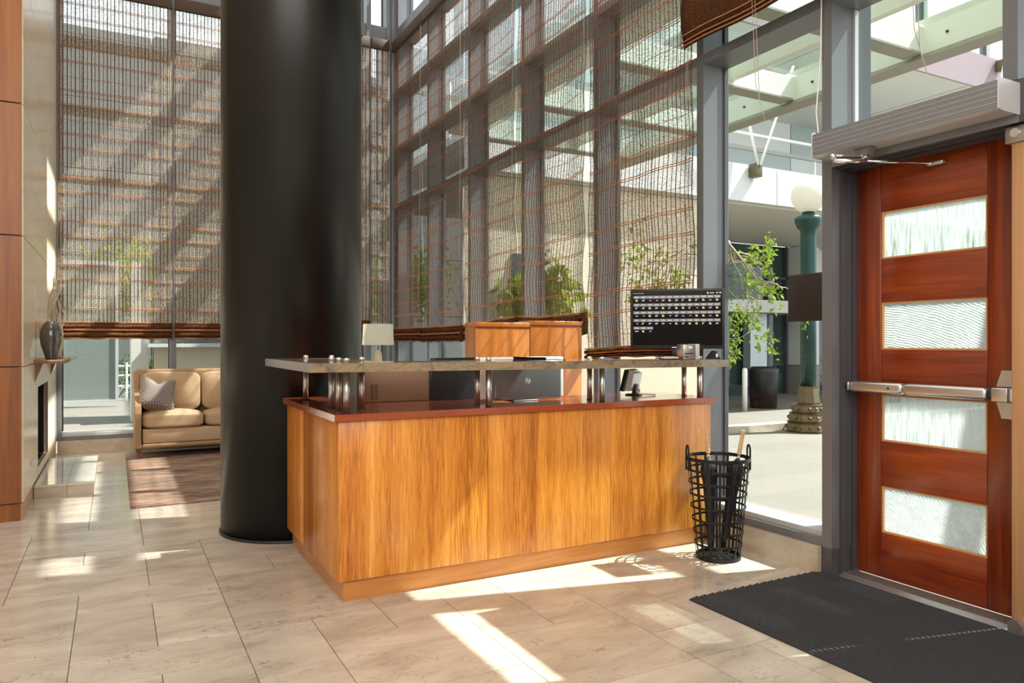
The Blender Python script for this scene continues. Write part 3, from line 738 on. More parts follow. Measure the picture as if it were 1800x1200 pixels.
mb = MB(); P_ = [(.896,3.40),(3.254,3.40),(3.254,3.95),(1.62,3.95),(1.62,4.59),(.896,4.59)]
mb.prism([(x-ox, y-oy) for x, y in P_], 'z', .8585, .891); D(mb, 'desk_top', M['desk_top'])
D(B(1.64, 3.96, .70, 3.22, 4.22, .735), 'work_surface', M['desk_top'])
D(B(1.64, 3.96, 0, 1.66, 4.22, .70), 'work_surface_leg', M['desk_wood']); D(B(3.2, 3.96, 0, 3.22, 4.22, .70), 'work_surface_leg', M['desk_wood'])
# marble shelf, very slightly lower at its right end
sh = MB(); SX0, SX1, SY0 = .768, 3.297, 3.335
def zs_(x): return 1.134-.012*(x-SX0)/(SX1-SX0)
def slabpoly(poly, th=.042):
    n = len(poly); vs = [(x-ox, y-oy, zs_(x)-th) for x, y in poly]+[(x-ox, y-oy, zs_(x)) for x, y in poly]
    sh.add(vs, [tuple(range(n))[::-1], tuple(range(n, 2*n))]+[(i,(i+1)%n,n+(i+1)%n,n+i) for i in range(n)])
slabpoly([(SX0+.003,SY0),(SX1,SY0),(SX1,SY0+.31),(1.17,SY0+.31),(1.17,4.45),(SX0+.003,4.45)])
so = D(sh, 'marble_shelf', M['slab'])
ee = MB(); ee.box(SX0-ox, SY0-oy, zs_(SX0)-.042, SX0+.0025-ox, 4.45-oy, zs_(SX0)); D(ee, 'shelf_edge', M['alu'])
posts = [(.98,4.36),(.979,3.775),(.979,3.634),(.976,3.485),(1.115,3.70),(1.675,3.60),(1.70,3.44),(2.405,3.60),(2.415,3.44),(3.03,3.60),(3.075,3.44),(1.115,4.30)]
posts[5:11] = [(1.724,3.60),(1.713,3.44),(2.454,3.60),(2.430,3.44),(3.157,3.58),(3.157,3.44)]
for x, y in posts:
    p = MB().lathe([(.0155,.8915),(.0155,zs_(x)-.0425)], x-ox, y-oy, 24).build('post', M['chrome'], dk)
    MB().lathe([(.0145,zs_(x)+.0005),(.0145,zs_(x)+.018),(.0125,zs_(x)+.020)], x-ox, y-oy, 24).build('post_cap', M['polished'], p)
    MB().lathe([(.0165,.8912),(.0165,.8955),(.0157,.896)], x-ox, y-oy, 24).build('post_foot', M['black'], p)

# ------------------------------------------------------------------ things on and behind the desk
def text_mesh(txt, size, name, mat, parent, loc, rot, ext=.0006, align='CENTER', xs=1):
    cu = bpy.data.curves.new(name, 'FONT'); cu.body = txt; cu.size = size; cu.extrude = ext; cu.align_x = align; cu.align_y = 'CENTER'; cu.resolution_u = 2
    o = bpy.data.objects.new(name, cu); COL.objects.link(o)
    dg = bpy.context.evaluated_depsgraph_get(); me = bpy.data.meshes.new_from_object(o.evaluated_get(dg)); bpy.data.objects.remove(o)
    me.materials.clear(); me.materials.append(mat)
    q = bpy.data.objects.new(name, me); COL.objects.link(q); q.location = loc; q.rotation_euler = rot; q.scale = (xs,1,1); q.parent = parent
    return q
# all-in-one computer seen from behind
mo = empty('computer_monitor', (2.085, 3.71, .8915)); tag(mo, 'grey backed computer with a white front frame standing behind the desk shelf', 'computer monitor')
MB().bbox(-.275, .030, .012, .279, .052, .252, .010, seg=3).build('screen_frame', M['white'], mo)
MB().bbox(-.205, -.004, .006, .244, .0295, .238, .014, seg=3).build('back_shell', M['hp_grey'], mo)
MB().bbox(-.08, -.01, .0, .08, .12, .006, .002).build('foot', M['hp_grey'], mo)
lg = MB(); ring = [(.0165*math.cos(2*PI*j/40), .0165*math.sin(2*PI*j/40)) for j in range(40)]; ri = [(x*.93, y*.93) for x, y in ring]
vsr = [(x+.0, -.0055, z) for x, z in ring]+[(x, -.0055, z) for x, z in ri]
lg.add(vsr, [(j, (j+1)%40, 40+(j+1)%40, 40+j) for j in range(40)])
def slant(x0, z0, x1, z1, w=.0032): lg.add([(x0-w/2,-.006,z0),(x0+w/2,-.006,z0),(x1+w/2,-.006,z1),(x1-w/2,-.006,z1),(x0-w/2,-.0045,z0),(x0+w/2,-.0045,z0),(x1+w/2,-.0045,z1),(x1-w/2,-.0045,z1)], [(0,1,2,3),(4,5,6,7),(0,1,5,4),(2,3,7,6),(1,2,6,5),(3,0,4,7)])
slant(-.009,-.007,-.005,.013); slant(-.003,-.007,-.0005,.006); slant(.004,-.013,.008,.006); slant(.009,-.007,.0115,.006)
lg.add([(-.0065,-.006,.004),(-.0005,-.006,.004),(.0005,-.006,.0072),(-.0055,-.006,.0072)], [(0,1,2,3)]); lg.add([(.0075,-.006,.004),(.0115,-.006,.004),(.0125,-.006,.0072),(.0085,-.006,.0072)], [(0,1,2,3)])
lo_ = lg.build('round_logo', M['white'], mo); lo_.location = (.012, 0, .115); lo_.scale = (1.15,1,1.15)
# carton
cx = empty('cardboard_box', (1.42, 4.09, .8915)); tag(cx, 'brown cardboard box on the left end of the desk beside the black column', 'box')
MB().bbox(-.19, -.08, 0, .19, .09, .185, .004).build('carton', M['card'], cx)
mb = MB(); mb.box(-.158, -.0815, .018, -.122, -.0805, .098); mb.build('printed_mark', M['print_dark'], cx)
mb = MB()
for q in range(6): mb.box(-.154, -.0828, .023+.0125*q, -.126, -.0818, .031+.0125*q)
mb.build('mark_bars', M['card'], cx)
# office chair
ch = empty('office_chair', (1.89, 4.58, 0), .2); tag(ch, 'black office chair standing behind the reception desk', 'chair')
MB().bbox(-.24, -.22, .44, .24, .24, .53, .04, seg=4).build('seat', M['black'], ch)
bk = MB(); rings = []
for q in range(9):
    t = q/8; w = .235+.035*math.sin(PI*t); z = .60+.53*t; rings.append([(x*w, -.23-.03*math.cos(x*1.3)-.03*t+.02*(1 if k > 6 else -1), z) for k, x in enumerate([-1,-.85,-.5,0,.5,.85,1][:7]+[.85,.5,0,-.5,-.85])])
bk.ring_loft(rings); bk.build('backrest', M['black'], ch)
MB().tube([(-.15,-.20,.48),(-.15,-.27,.56),(-.15,-.25,.7)], .018, 8).build('back_strut', M['black'], ch)
for s in (-1, 1):
    MB().tube([(s*.25,0,.47),(s*.29,.02,.58),(s*.29,.0,.70),(s*.28,-.12,.715)], .016, 8).build('armrest', M['black'], ch)
MB().cyl((0,0,.12),(0,0,.45), .028, 14).build('gas_lift', M['polished'], ch)
sb = MB()
for q in range(5):
    a = 2*PI*q/5; sb.beam((0,0,.12),(.27*math.cos(a),.27*math.sin(a),.075), .04, .03)
sb.build('star_base', M['black'], ch)
for q in range(5):
    a = 2*PI*q/5; MB().cyl((.27*math.cos(a)-.01,.27*math.sin(a),.03),(.27*math.cos(a)+.02,.27*math.sin(a),.03), .03, 12).build('caster', M['black'], ch)
# jacket-like grey sheen on the chair is fabric; small tilted touch terminal right
t2 = empty('touch_terminal', (2.90, 3.80, .8915)); tag(t2, 'small black and silver touch screen terminal tilted on the desk right of the computer', 'terminal')
a = MB(); a.prism([(-.035,.03),(.0,.165),(.020,.160),(-.012,.026)], 'y', -.085, .085); q = a.build('screen_head', M['black_gloss'], t2)
a = MB(); a.prism([(-.010,.028),(.022,.158),(.058,.140),(.034,.030)], 'y', -.07, .07); a.build('back_housing', M['alu'], t2)
a = MB(); a.bbox(-.02, -.03, .0, .075, .03, .008, .002); a.prism([(.02,.006),(.05,.006),(.05,.07),(.035,.07)], 'y', -.02, .02); a.build('stand', M['black'], t2)
a = MB(); a.tube([(.05,-.02,.03),(.09,-.04,.012),(.13,.0,.008),(.16,.03,.006)], .006, 7); a.build('cable', M['white'], t2)
t2.rotation_euler = (0,0,-1.05)
# room number screen
TL = Vector((2.876, 3.763)); TR = Vector((3.297, 3.372)); dd = (TR-TL); Wt = dd.length; ang = math.atan2(dd.y, dd.x)
mid = (TL+TR)/2
tv = empty('display_screen', (mid.x, mid.y, 1.126), ang); tag(tv, 'flat black screen listing room numbers on the desk shelf by the window', 'screen')
h0, h1 = .062, .436
MB().bbox(-Wt/2, .0, h0, Wt/2, .028, h1, .003).build('bezel', M['black'], tv)
MB().box(-Wt/2+.014, -.0012, h0+.022, Wt/2-.014, -.0002, h1-.012).build('screen', M['black_gloss'], tv)
MB().bbox(-.03, .006, .004, .03, .022, h0, .002).build('stand_neck', M['black'], tv)
MB().bbox(-.13, -.04, .0, .015, .05, .006, .002).build('stand_foot', M['black'], tv)
M['scr_w'] = m_emit('screen_white', (.85,.87,.9), .8); M['scr_bar'] = m_emit('screen_grey_bar', (.22,.22,.23), .55)
M['scr_or'] = m_emit('screen_orange', (.75,.5,.28), .7); M['scr_bl'] = m_emit('screen_blue', (.35,.40,.52), .7); M['scr_gr'] = m_emit('screen_green', (.55,.7,.4), .7); M['scr_rd'] = m_emit('screen_red', (.6,.3,.28), .6)
rows = ['2005 2007 2105 2201 2301 2301 2302 2302 2303 2306 2402 2406 2506', '2507 2507 2507 2606 2701 2802 2804 2804 2805 2806 2806 2807 2907',
        '2902 2903 2905 2906 2906 2906 3002 3005 3103 3103 3303 3303 3304', '3401 3404 3405 3406 3504 3606 3701 3706 3706 3801 3806 3902 3904', '3906 4002 4103']
icons = ['olrrlolgogoto', 'glologoogrolr'[:12]+'o', 'trolorlt'+'rooto'[:5], 'rgbblroloogol', 'wor']
cw = (Wt-.044)/13
barm = MB(); ic = {k: MB() for k in 'olgrtbw'}
for ri_, row in enumerate(rows):
    zr = h1-.052-.0485*ri_
    nums = row.split(); barm.box(-Wt/2+.020, -.0018, zr-.008, -Wt/2+.020+cw*len(nums), -.0014, zr+.010)
    for c, t in enumerate(nums):
        xc = -Wt/2+.020+cw*(c+.5)
        text_mesh(t, .0150, 'room_number', M['scr_w'], tv, (xc, -.0022, zr+.0005), (PI/2,0,0), .0002, xs=1.0)
        k = icons[ri_][c] if c < len(icons[ri_]) else 'o'; z = zr-.019; y = -.002
        mbi = ic[k]
        if k == 'o': mbi.add([(xc+.0085*math.cos(2*PI*j/12+.6)*(1 if j % 12 > 1 else .3), y, z+.0075*math.sin(2*PI*j/12+.6)) for j in range(12)], [tuple(range(12))])
        elif k in 'lb': mbi.add([(xc-.010,y,z-.005),(xc+.006,y,z-.005),(xc+.011,y,z+.005),(xc-.005,y,z+.005)], [(0,1,2,3)])
        elif k == 't': mbi.add([(xc-.010,y,z-.004),(xc+.010,y,z-.004),(xc,y,z+.004),(xc-.007,y,z-.003),(xc+.007,y,z-.003),(xc,y,z+.002)], [(0,1,4,3),(1,2,5,4),(2,0,3,5)])
        elif k == 'w': mbi.add([(xc-.011,y,z-.002),(xc+.011,y,z-.002),(xc+.011,y,z+.002),(xc-.011,y,z+.002)], [(0,1,2,3)])
        elif k == 'g': mbi.add([(xc-.010,y,z-.005),(xc+.002,y,z-.006),(xc-.004,y,z),(xc+.010,y,z+.006),(xc-.005,y,z+.006)], [(0,1,2,3,4)])
        else: mbi.add([(xc-.004,y,z-.003),(xc+.010,y,z-.004),(xc+.009,y,z+.003),(xc-.002,y,z+.003)], [(0,1,2,3)])
barm.build('number_bar', M['scr_bar'], tv)
for k, nm, mt_ in (('o','round_icon','scr_or'),('l','car_icon','scr_bl'),('g','green_icon','scr_gr'),('r','red_icon','scr_rd'),('t','triangle_icon','scr_w'),('b','grey_icon','scr_bl'),('w','dash_icon','scr_w')):
    if ic[k].v: ic[k].build(nm, M[mt_], tv)
mb = MB(); mb.box(-Wt/2+.018,-.0018,h1-.027,-Wt/2+.085,-.0014,h1-.0255); mb.box(Wt/2-.088,-.0018,h1-.031,Wt/2-.062,-.0014,h1-.027); mb.box(Wt/2-.050,-.0018,h1-.031,Wt/2-.040,-.0014,h1-.025); mb.box(Wt/2-.032,-.0018,h1-.031,Wt/2-.020,-.0014,h1-.025)
mb.box(-.03+.0,-.0018,h0+.006,.01,-.0006,h0+.010); mb.build('header_marks', M['scr_w'], tv)
MB().lathe([(.0058,0),(.0058,.0004)], 0, 0, 14).build('header_globe', M['scr_gr'], tv).location = (0,0,0)
gl_ = [o for o in bpy.data.objects if o.name == 'header_globe'][0]; gl_.rotation_euler = (PI/2,0,0); gl_.location = (Wt/2-.1, -.0016, h1-.028)
# label printer on the shelf in front of the screen
zp = zs_(3.06)+.0008
pr = empty('label_printer', (3.045, 3.42, zp), -.25); tag(pr, 'small grey label printer on the marble shelf under the room number screen', 'printer')
MB().bbox(-.052, -.045, 0, .052, .045, .092, .004).build('body', M['alu'], pr)
MB().bbox(.028, -.047, .0, .054, .047, .094, .003).build('light_side', M['op_light'], pr)
MB().box(-.042, -.0462, .034, .014, -.0452, .040).build('paper_slot', M['black'], pr)
mb = MB(); mb.box(-.02, -.0464, .066, .006, -.0452, .082); mb.build('label', M['white'], pr)
MB().box(-.042, -.0462, .014, -.02, -.0452, .020).build('name_plate', M['black'], pr)
zp = zs_(2.9)+.0008
kb = empty('stacked_tray', (2.93, 3.45, zp), -.2); tag(kb, 'flat black tray of small white cards left of the label printer', 'tray')
MB().bbox(-.055, -.03, 0, .055, .03, .006, .002).build('tray', M['black'], kb)
mb = MB()
for q in range(5): mb.box(-.045+.019*q, -.02, .0062, -.030+.019*q, .02, .016+.002*(q % 2))
mb.build('cards', M['white'], kb)
zp = zs_(3.2)+.0025
ph = empty('card_reader', (3.215, 3.385, zp), -.3); tag(ph, 'black card reader leaning at the right end of the marble shelf', 'card reader')
MB().prism([(-.045,0),(.04,0),(.012,.05),(.0,.052),(-.02,.03)], 'y', -.02, .02).build('body', M['black'], ph)
MB().box(.008, -.0212, .012, .022, -.0202, .034).build('button_patch', M['white'], ph)
zp = zs_(2.0)+.0008
bt = empty('stapler', (1.985, 3.47, zp)); tag(bt, 'long black stapler lying on the marble shelf above the grey computer', 'stapler')
MB().bbox(-.105, -.018, 0, .09, .018, .006, .002).build('base', M['black'], bt)
MB().prism([(-.10,.0065),(.085,.0065),(.092,.013),(.08,.018),(-.06,.0205),(-.105,.0225)], 'y', -.014, .014).build('arm', M['black_gloss'], bt)
pc = MB().tube([(2.10,3.49,zs_(2.1)+.004),(2.13,3.48,zs_(2.1)+.006),(2.16,3.47,zs_(2.1)+.004),(2.20,3.46,zs_(2.1)+.003)], .0025, 6)
tag(pc.build('pen', M['black']), 'thin black pen lying right of the stapler on the marble shelf', 'pen')
# two orange cabinets behind the desk
for k, (x0, x1, zt) in enumerate(((2.262, 2.706, 1.372), (2.710, 3.168, 1.388))):
    cb = empty('storage_cabinet', ((x0+x1)/2, 4.75+.09+.0, 0)); w = (x1-x0)/2
    tag(cb, ['tall orange wood cabinet behind the desk, the one farther from the window', 'tall orange wood cabinet behind the desk, the one next to the window'][k], 'cabinet', 'orange cabinets behind the desk')
    MB().box(-w, -.07, 0, w, .09, zt-.035).build('carcass', M['cab_wood'], cb)
    MB().bbox(-w+.002, -.09, .03, w-.002, -.0705, zt-.048, .002).build('door', M['cab_wood'], cb)
    MB().bbox(-w-.001, -.094, zt-.0345, w+.0005, .094, zt, .003).build('top', M['cab_wood'], cb)
tr_ = MB(); tr_.bbox(2.3, 3.98, .7355, 2.6, 4.18, .76, .004)
tag(tr_.build('desk_tray', M['white']), 'flat white tray on the inner work surface behind the desk', 'tray')
yb = empty('desk_bell', (3.02, 3.88, .8915)); tag(yb, 'small round yellow toy on the desk at the window end', 'toy')
MB().ball((0,0,.022), .022, 16).ball((.0,0,.052), .015, 14).build('body', M['yellow'], yb)
yb.name = 'yellow_toy'

# ------------------------------------------------------------------ lamp and its table
tb = empty('side_table', (2.60, 8.05, 0)); tag(tb, 'low dark table holding the lamp near the corner post', 'table')
MB().bbox(-.32, -.25, .70, .32, .25, .74, .004).build('tabletop', M['leg_wood'], tb)
for sx in (-1,1):
    for sy in (-1,1): MB().bbox(sx*.28-.02, sy*.21-.02, 0, sx*.28+.02, sy*.21+.02, .70, .003).build('leg', M['leg_wood'], tb)
lp = empty('table_lamp', (2.60, 8.0, .7405)); tag(lp, 'table lamp with a white drum shade and amber glass base right of the column', 'lamp')
MB().lathe([(.085,0),(.085,.02),(.03,.03)], n=28).build('foot', M['bronze'], lp)
MB().lathe([(.028,.03),(.045,.10),(.05,.25),(.04,.37),(.02,.40)], n=28).build('stem', M['twig'], lp)
MB().tube([(0,0,.40),(0,0,.50)], .006, 8).build('harp', M['bronze'], lp)
sm = MB(); sm.lathe([(.175,.455),(.165,.69)], n=48, cap=False); sm.build('lamp_shade', M['shade'], lp)
mb = MB(); 
for a in (0, 2*PI/3, 4*PI/3): mb.tube([(0,0,.49),(.172*math.cos(a),.172*math.sin(a),.49)], .003, 6)
mb.build('shade_ring', M['bronze'], lp)

# ------------------------------------------------------------------ sofa
sf = empty('sofa', (1.15, 8.93, 0)); tag(sf, 'beige two-cushion sofa with tan frame and short walnut legs by the back window', 'sofa')
SW = .97    # half width
def S(mb, n, m): return mb.build(n, m, sf)
S(MB().bbox(-SW+.07, -.325, .115, SW-.07, .30, .16, .015, seg=3), 'base_rail', M['fabric2'])
S(MB().bbox(-SW+.075, -.315, .162, SW-.075, .25, .315, .02, seg=3), 'seat_deck', M['fabric'])
bk = MB(); bk.bbox(-SW+.01, .24, .12, SW-.01, .345, .925, .03, seg=4); S(bk, 'back_frame', M['fabric2'])
for s in (-1, 1):
    am = MB(); prof = [(-.33,.115),(-.33,.30),(-.325,.48),(-.30,.56),(-.20,.62),(.0,.67),(.20,.72),(.245,.90),(.30,.90),(.30,.115)]
    xa, xb = (s*SW, s*(SW-.065)); am.prism(prof, 'x', min(xa,xb), max(xa,xb)); o = S(am, 'arm', M['fabric2'])
    md = o.modifiers.new('bevel', 'BEVEL'); md.width = .012; md.segments = 3
    for y in (-.29, .26):
        l_ = MB(); x = s*(SW-.045); l_.ring_loft([[(x-.028,y-.028,.116),(x+.028,y-.028,.116),(x+.028,y+.028,.116),(x-.028,y+.028,.116)][::-1], [(x-.018,y-.018,.012 if y<0 else .012),(x+.018,y-.018,.012),(x+.018,y+.018,.012),(x-.018,y+.018,.012)][::-1]], 0, False); S(l_, 'leg', M['leg_wood'])
def pillow(x0, y0, z0, x1, y1, z1, puff, n=14, tiltback=0):
    """soft cushion: superellipsoid-like box with crowned faces"""
    mb = MB(); bm = bmesh.new(); bmesh.ops.create_cube(bm, size=2); bmesh.ops.subdivide_edges(bm, edges=bm.edges[:], cuts=n, use_grid_fill=True)
    for v in bm.verts:
        x, y, z = v.co; d = Vector((x,y,z)); 
        p = 6.0; L_ = (abs(x)**p+abs(y)**p+abs(z)**p)**(1/p); d /= L_
        q = Vector(d); crown = puff*(1-d.x*d.x)*(1-d.y*d.y if abs(d.z) > .8 else 1-d.z*d.z)
        cx_, cy_, cz_ = (x0+x1)/2, (y0+y1)/2, (z0+z1)/2
        X = cx_+d.x*(x1-x0)/2; Y = cy_+d.y*(y1-y0)/2; Z = cz_+d.z*(z1-z0)/2
        if (z1-z0) < (y1-y0): Z += crown*d.z
        else: Y += crown*d.y
        Y += tiltback*(Z-z0)
        v.co = (X, Y, Z)
    bm.verts.index_update(); mb.add([v.co[:] for v in bm.verts], [[v.index for v in f.verts] for f in bm.faces], 0, True); bm.free(); return mb
for a, b in ((-SW+.075, -.22), (-.21, SW-.075)) if False else ((-SW+.07, -.293+.0), (-.285, .315), (.323, SW-.07)):
    S(pillow(a, -.33, .322, b, .12, .47, .035), 'seat_cushion', M['fabric'])
    S(pillow(a, .05, .47, b, .19, .895, .03, tiltback=.10), 'back_cushion', M['fabric'])
sf['label'] = 'beige sofa with plump cushions, tan frame and short walnut legs by the back window'
cu = empty('throw_pillow', (.40, 8.775, .515)); tag(cu, 'taupe quilted throw pillow leaning in the left corner of the sofa', 'pillow')
mb = MB(); n = 12; vs = []; fs = []
for side in (1, -1):
    for i in range(n+1):
        for j in range(n+1):
            u, v = i/n*2-1, j/n*2-1
            th = side*.055*max(0, (1-u**4)*(1-v**4))**.5; pin = 1-.10*(1-abs(u*v)); 
            dent = -.07*math.exp(-((u)**2)/.08)*max(0, v)**2
            vs.append((u*.19*(1-.08*(1-v*v)), th, v*.17*(1-.07*(1-u*u))+dent))
b = (n+1)**2
for s in (0, 1):
    for i in range(n):
        for j in range(n):
            a = s*b+i*(n+1)+j; q = (a, a+1, a+n+2, a+n+1); fs.append(q if s else q[::-1])
mb.add(vs, fs, 0, True); pil = mb.build('cover', M['cushion'], cu); pil.rotation_euler = (-.35, .18, .25); pil.location = (0, 0, .17)
# rug
rg = MB(); rg.bbox(.10, 6.12, 0, 2.2, 9.13, .011, .004)
tag(rg.build('area_rug', M['rug']), 'brown and grey abstract rug in front of the sofa', 'rug')

# ------------------------------------------------------------------ umbrella basket
bs = empty('umbrella_basket', (3.035, 3.155, 0)); tag(bs, 'black iron strap basket holding two umbrellas beside the desk', 'basket')
rb, rt_ = .122, .176
def rad(z): return rb+(rt_-rb)*(z/.575)**.9
zr = [.012,.085,.155,.225,.297,.37,.435,.505,.568]
for z in zr:
    n = 40; r_ = rad(z); h = .0062 if z not in (.012,.568) else .010; mb = MB(); rings = []
    for j in range(n+1):
        a = 2*PI*j/n; c, s = math.cos(a), math.sin(a)
        rings.append([((r_-.0015)*c,(r_-.0015)*s,z-h),((r_+.002)*c,(r_+.002)*s,z-h),((r_+.002)*c,(r_+.002)*s,z+h),((r_-.0015)*c,(r_-.0015)*s,z+h)])
    mb.ring_loft(rings, 0, False, False); mb.build('hoop', M['iron'], bs)
for q in range(16):
    a = 2*PI*q/16+.08; c, s = math.cos(a), math.sin(a); mb = MB(); rings = []
    for k in range(9):
        z = .006+.572*k/8; r_ = rad(z)-.003; w = .0062
        rings.append([((r_)*c-w*s*e1, r_*s+w*c*e1, z) if e2 == 0 else ((r_-.003)*c-w*s*e1, (r_-.003)*s+w*c*e1, z) for e1, e2 in ((-1,0),(1,0),(1,1),(-1,1))])
    mb.ring_loft(rings, 0, False, True); mb.build('strap', M['iron'], bs)
MB().lathe([(rb-.002,.0005),(rb-.002,.006)], n=40).build('bottom', M['iron'], bs)
for a in (2.72, 2.72-PI):
    c, s = math.cos(a), math.sin(a); r_ = rt_+.003
    pts = []
    for t in [i/14 for i in range(15)]:
        w = .026*math.cos(PI*(1-t)) ; 
        if t < .25: p = (-.022, .50+.12*(t/.25)*.9)
        elif t > .75: p = (.022, .50+.12*((1-t)/.25)*.9)
        else:
            b_ = PI*(1-(t-.25)/.5); p = (.022*math.cos(b_), .608+.034*math.sin(b_))
        pts.append((r_*c-p[0]*s, r_*s+p[0]*c, p[1]))
    MB().tube(pts, .0055, 8).build('handle', M['iron'], bs)
def umbrella(label, base, top, seed):
    r = random.Random(seed); base = Vector(base); top = Vector(top); root = empty('umbrella', tuple(base)); tag(root, label, 'umbrella', 'umbrellas in the iron basket')
    ax = top-base; Lu = ax.length; ax.normalize()
    e1 = ax.cross(Vector((0,1,0))).normalized(); e2 = ax.cross(e1)
    P = lambda t, r_=0, a=0: tuple(ax*t+e1*r_*math.cos(a)+e2*r_*math.sin(a))
    mb = MB(); mb.tube([P(0), P(.05)], .0035, 8); mb.build('ferrule', M['alu'], root)
    prof = [(.045,.009),(.10,.016),(.22,.024),(.34,.028),(.43,.032),(.485,.040),(.515,.036),(.54,.022),(.56,.010)]
    n = 28; rings = []
    for t, rr in prof:
        rings.append([P(t+.006*math.sin(5*j), rr*(1+.20*math.sin(j*2*PI*8/n+t*14)), 2*PI*j/n) for j in range(n)])
    mb = MB(); mb.ring_loft(rings); mb.build('folded_canopy', M['nylon'], root)
    MB().tube([P(.552), P(.585)], .0075, 12).build('collar', M['alu'], root)
    mb = MB(); pts = []; rs = []
    for k in range(29):
        t = .585+(Lu-.585)*k/28; pts.append(P(t)); rs.append(.0105+.0022*(1 if k % 3 else -.4)+(.002 if k > 26 else 0))
    mb.tube(pts, rs, 12); mb.build('handle', M['handle_wood'], root)
    return root
umbrella('black folded umbrella with bamboo handle on the desk side of the basket', (2.995, 3.165, .0075), (2.985, 3.19, .735), 1)
umbrella('dark folded umbrella with bamboo handle leaning towards the window in the basket', (3.065, 3.165, .0075), (3.165, 3.09, .725), 2)

# sign plate on the window and film
sg = empty('window_sign', (3.528, 2.99, 1.35)); tag(sg, 'brown blank sign plate on the window left of the door frame', 'sign')
MB().bbox(-.006, -.15, 0, .0, .095, .275, .002).build('plate', M['sign'], sg)
MB().box(-.007, -.1515, 0, .0, -.15, .275).build('plate_edge', M['white'], sg)
fmf = MB().box(3.4925, 3.38, 1.50, 3.4935, 3.555, 1.735)
tag(fmf.build('window_film', M['film']), 'clear crinkled film stuck on the window just right of the blinds', 'window film')

# ------------------------------------------------------------------ room shell off frame
ce = MB().box(-5.5, -3.4, 8.7, 3.6, 9.7, 8.85); tag(ce.build('ceiling', M['ceiling']), 'plain plaster ceiling high above the lobby', 'ceiling', kind='structure')
w_ = MB().box(3.3, -3.4, 0, 3.52, .78, 8.7); tag(w_.build('wall_right', M['plaster']), 'plain wall right of the entrance doors', 'wall', kind='structure')
w_ = MB().box(-5.5, -3.55, 0, 3.52, -3.4, 8.7); tag(w_.build('wall_front', M['plaster']), 'plain wall behind the viewer', 'wall', kind='structure')
w_ = MB().box(-5.65, -3.4, 0, -5.5, 9.6, 8.7); tag(w_.build('wall_far_left', M['plaster']), 'plain wall far beyond the wooden pier', 'wall', kind='structure')

# ------------------------------------------------------------------ outside
GZ = -.15
gd = MB().box(3.53, -30, GZ-.1, 70, 9.62, GZ).box(-40, 9.62, GZ-.1, 70, 60, GZ); tag(gd.build('ground', M['paving']), 'pale stone plaza paving outside the windows', 'ground', kind='structure')
kb_ = MB(); kb_.box(5.5, 8.2, GZ+.001, 30, 8.45, GZ+.10); tag(kb_.build('kerb', M['curb']), 'long low stone kerb crossing the plaza', 'kerb', kind='structure')
# glass canopy over the entrance (with an added sun-blocking bar along the wall)
cn = empty('glass_canopy', (3.6, 3, 4.0)); tag(cn, 'pale steel and green glass canopy outside above the entrance', 'canopy')
def C_(mb, n, m): return mb.build(n, m, cn)
zc = 0
mb = MB(); mb.box(3.18, -6, -.06, 3.26, 6.7, .30); C_(mb, 'edge_beam', M['canopy_steel'])
mb = MB(); mb.box(.24, -6, -.05, .56, 5.9, .21); C_(mb, 'sun_blocker', M['canopy_steel'])  # out of view, added to keep a stray sun strip off the floor
mb = MB(); mb.box(3.10, -6, -.10, 3.32, 6.7, -.062); C_(mb, 'edge_flange', M['canopy_shade'])
for y in (-4.6, -3.1, -1.62, -.12, 1.38, 2.88, 4.38, 5.88):
    mb = MB(); mb.box(.565, y-.05, -.04, 3.18, y+.05, .22); C_(mb, 'rafter', M['canopy_steel'])
    mb = MB(); mb.box(.565, y-.09, -.06, 3.09, y+.09, -.041); C_(mb, 'rafter_flange', M['canopy_shade'])
for x in (2.2,):
    mb = MB(); mb.box(x-.04, -6, .02, x+.04, 6.7, .20); C_(mb, 'purlin', M['canopy_steel'])
for ya, yb_ in zip((-4.6, -3.1, -1.62, -.12, 1.38, 2.88, 4.38), (-3.1, -1.62, -.12, 1.38, 2.88, 4.38, 5.88)):
    mb = MB(); mb.box(.05, ya+.06, .235, 3.4, yb_-.06, .25); C_(mb, 'glass_panel', M['canopy_glass'])
mb = MB()
for y in [-5.4+.5*k for k in range(24)]: mb.cyl((3.165,y,.10),(3.18,y,.10), .013, 8)
C_(mb, 'bolts', M['black'])
# office building behind the plaza
bd = empty('office_building', (18, 14, GZ)); tag(bd, 'pale office building with white fascia and beige soffit across the plaza', 'building')
bo = (18, 14, GZ)
def BB(n, m, *boxes):
    mb = MB()
    for (x0,y0,z0,x1,y1,z1) in boxes: mb.box(x0-bo[0], y0-bo[1], z0-bo[2], x1-bo[0], y1-bo[1], z1-bo[2])
    return mb.build(n, m, bd)
for x0, x1 in ((4.6, 8.0), (8.02, 11.0), (11.02, 13.2), (13.22, 17.0), (17.02, 20.6), (20.62, 26), (26.02, 32)):
    BB('fascia_panel', M['fascia'], (x0, 9.9, 3.81, x1, 10.05, 4.49))
BB('soffit', M['soffit'], (4.6, 10.05, 3.78, 32, 14.0, 3.83)); BB('roof_deck', M['pane_white'], (4.6, 10.05, 4.3, 32, 14.0, 4.38))
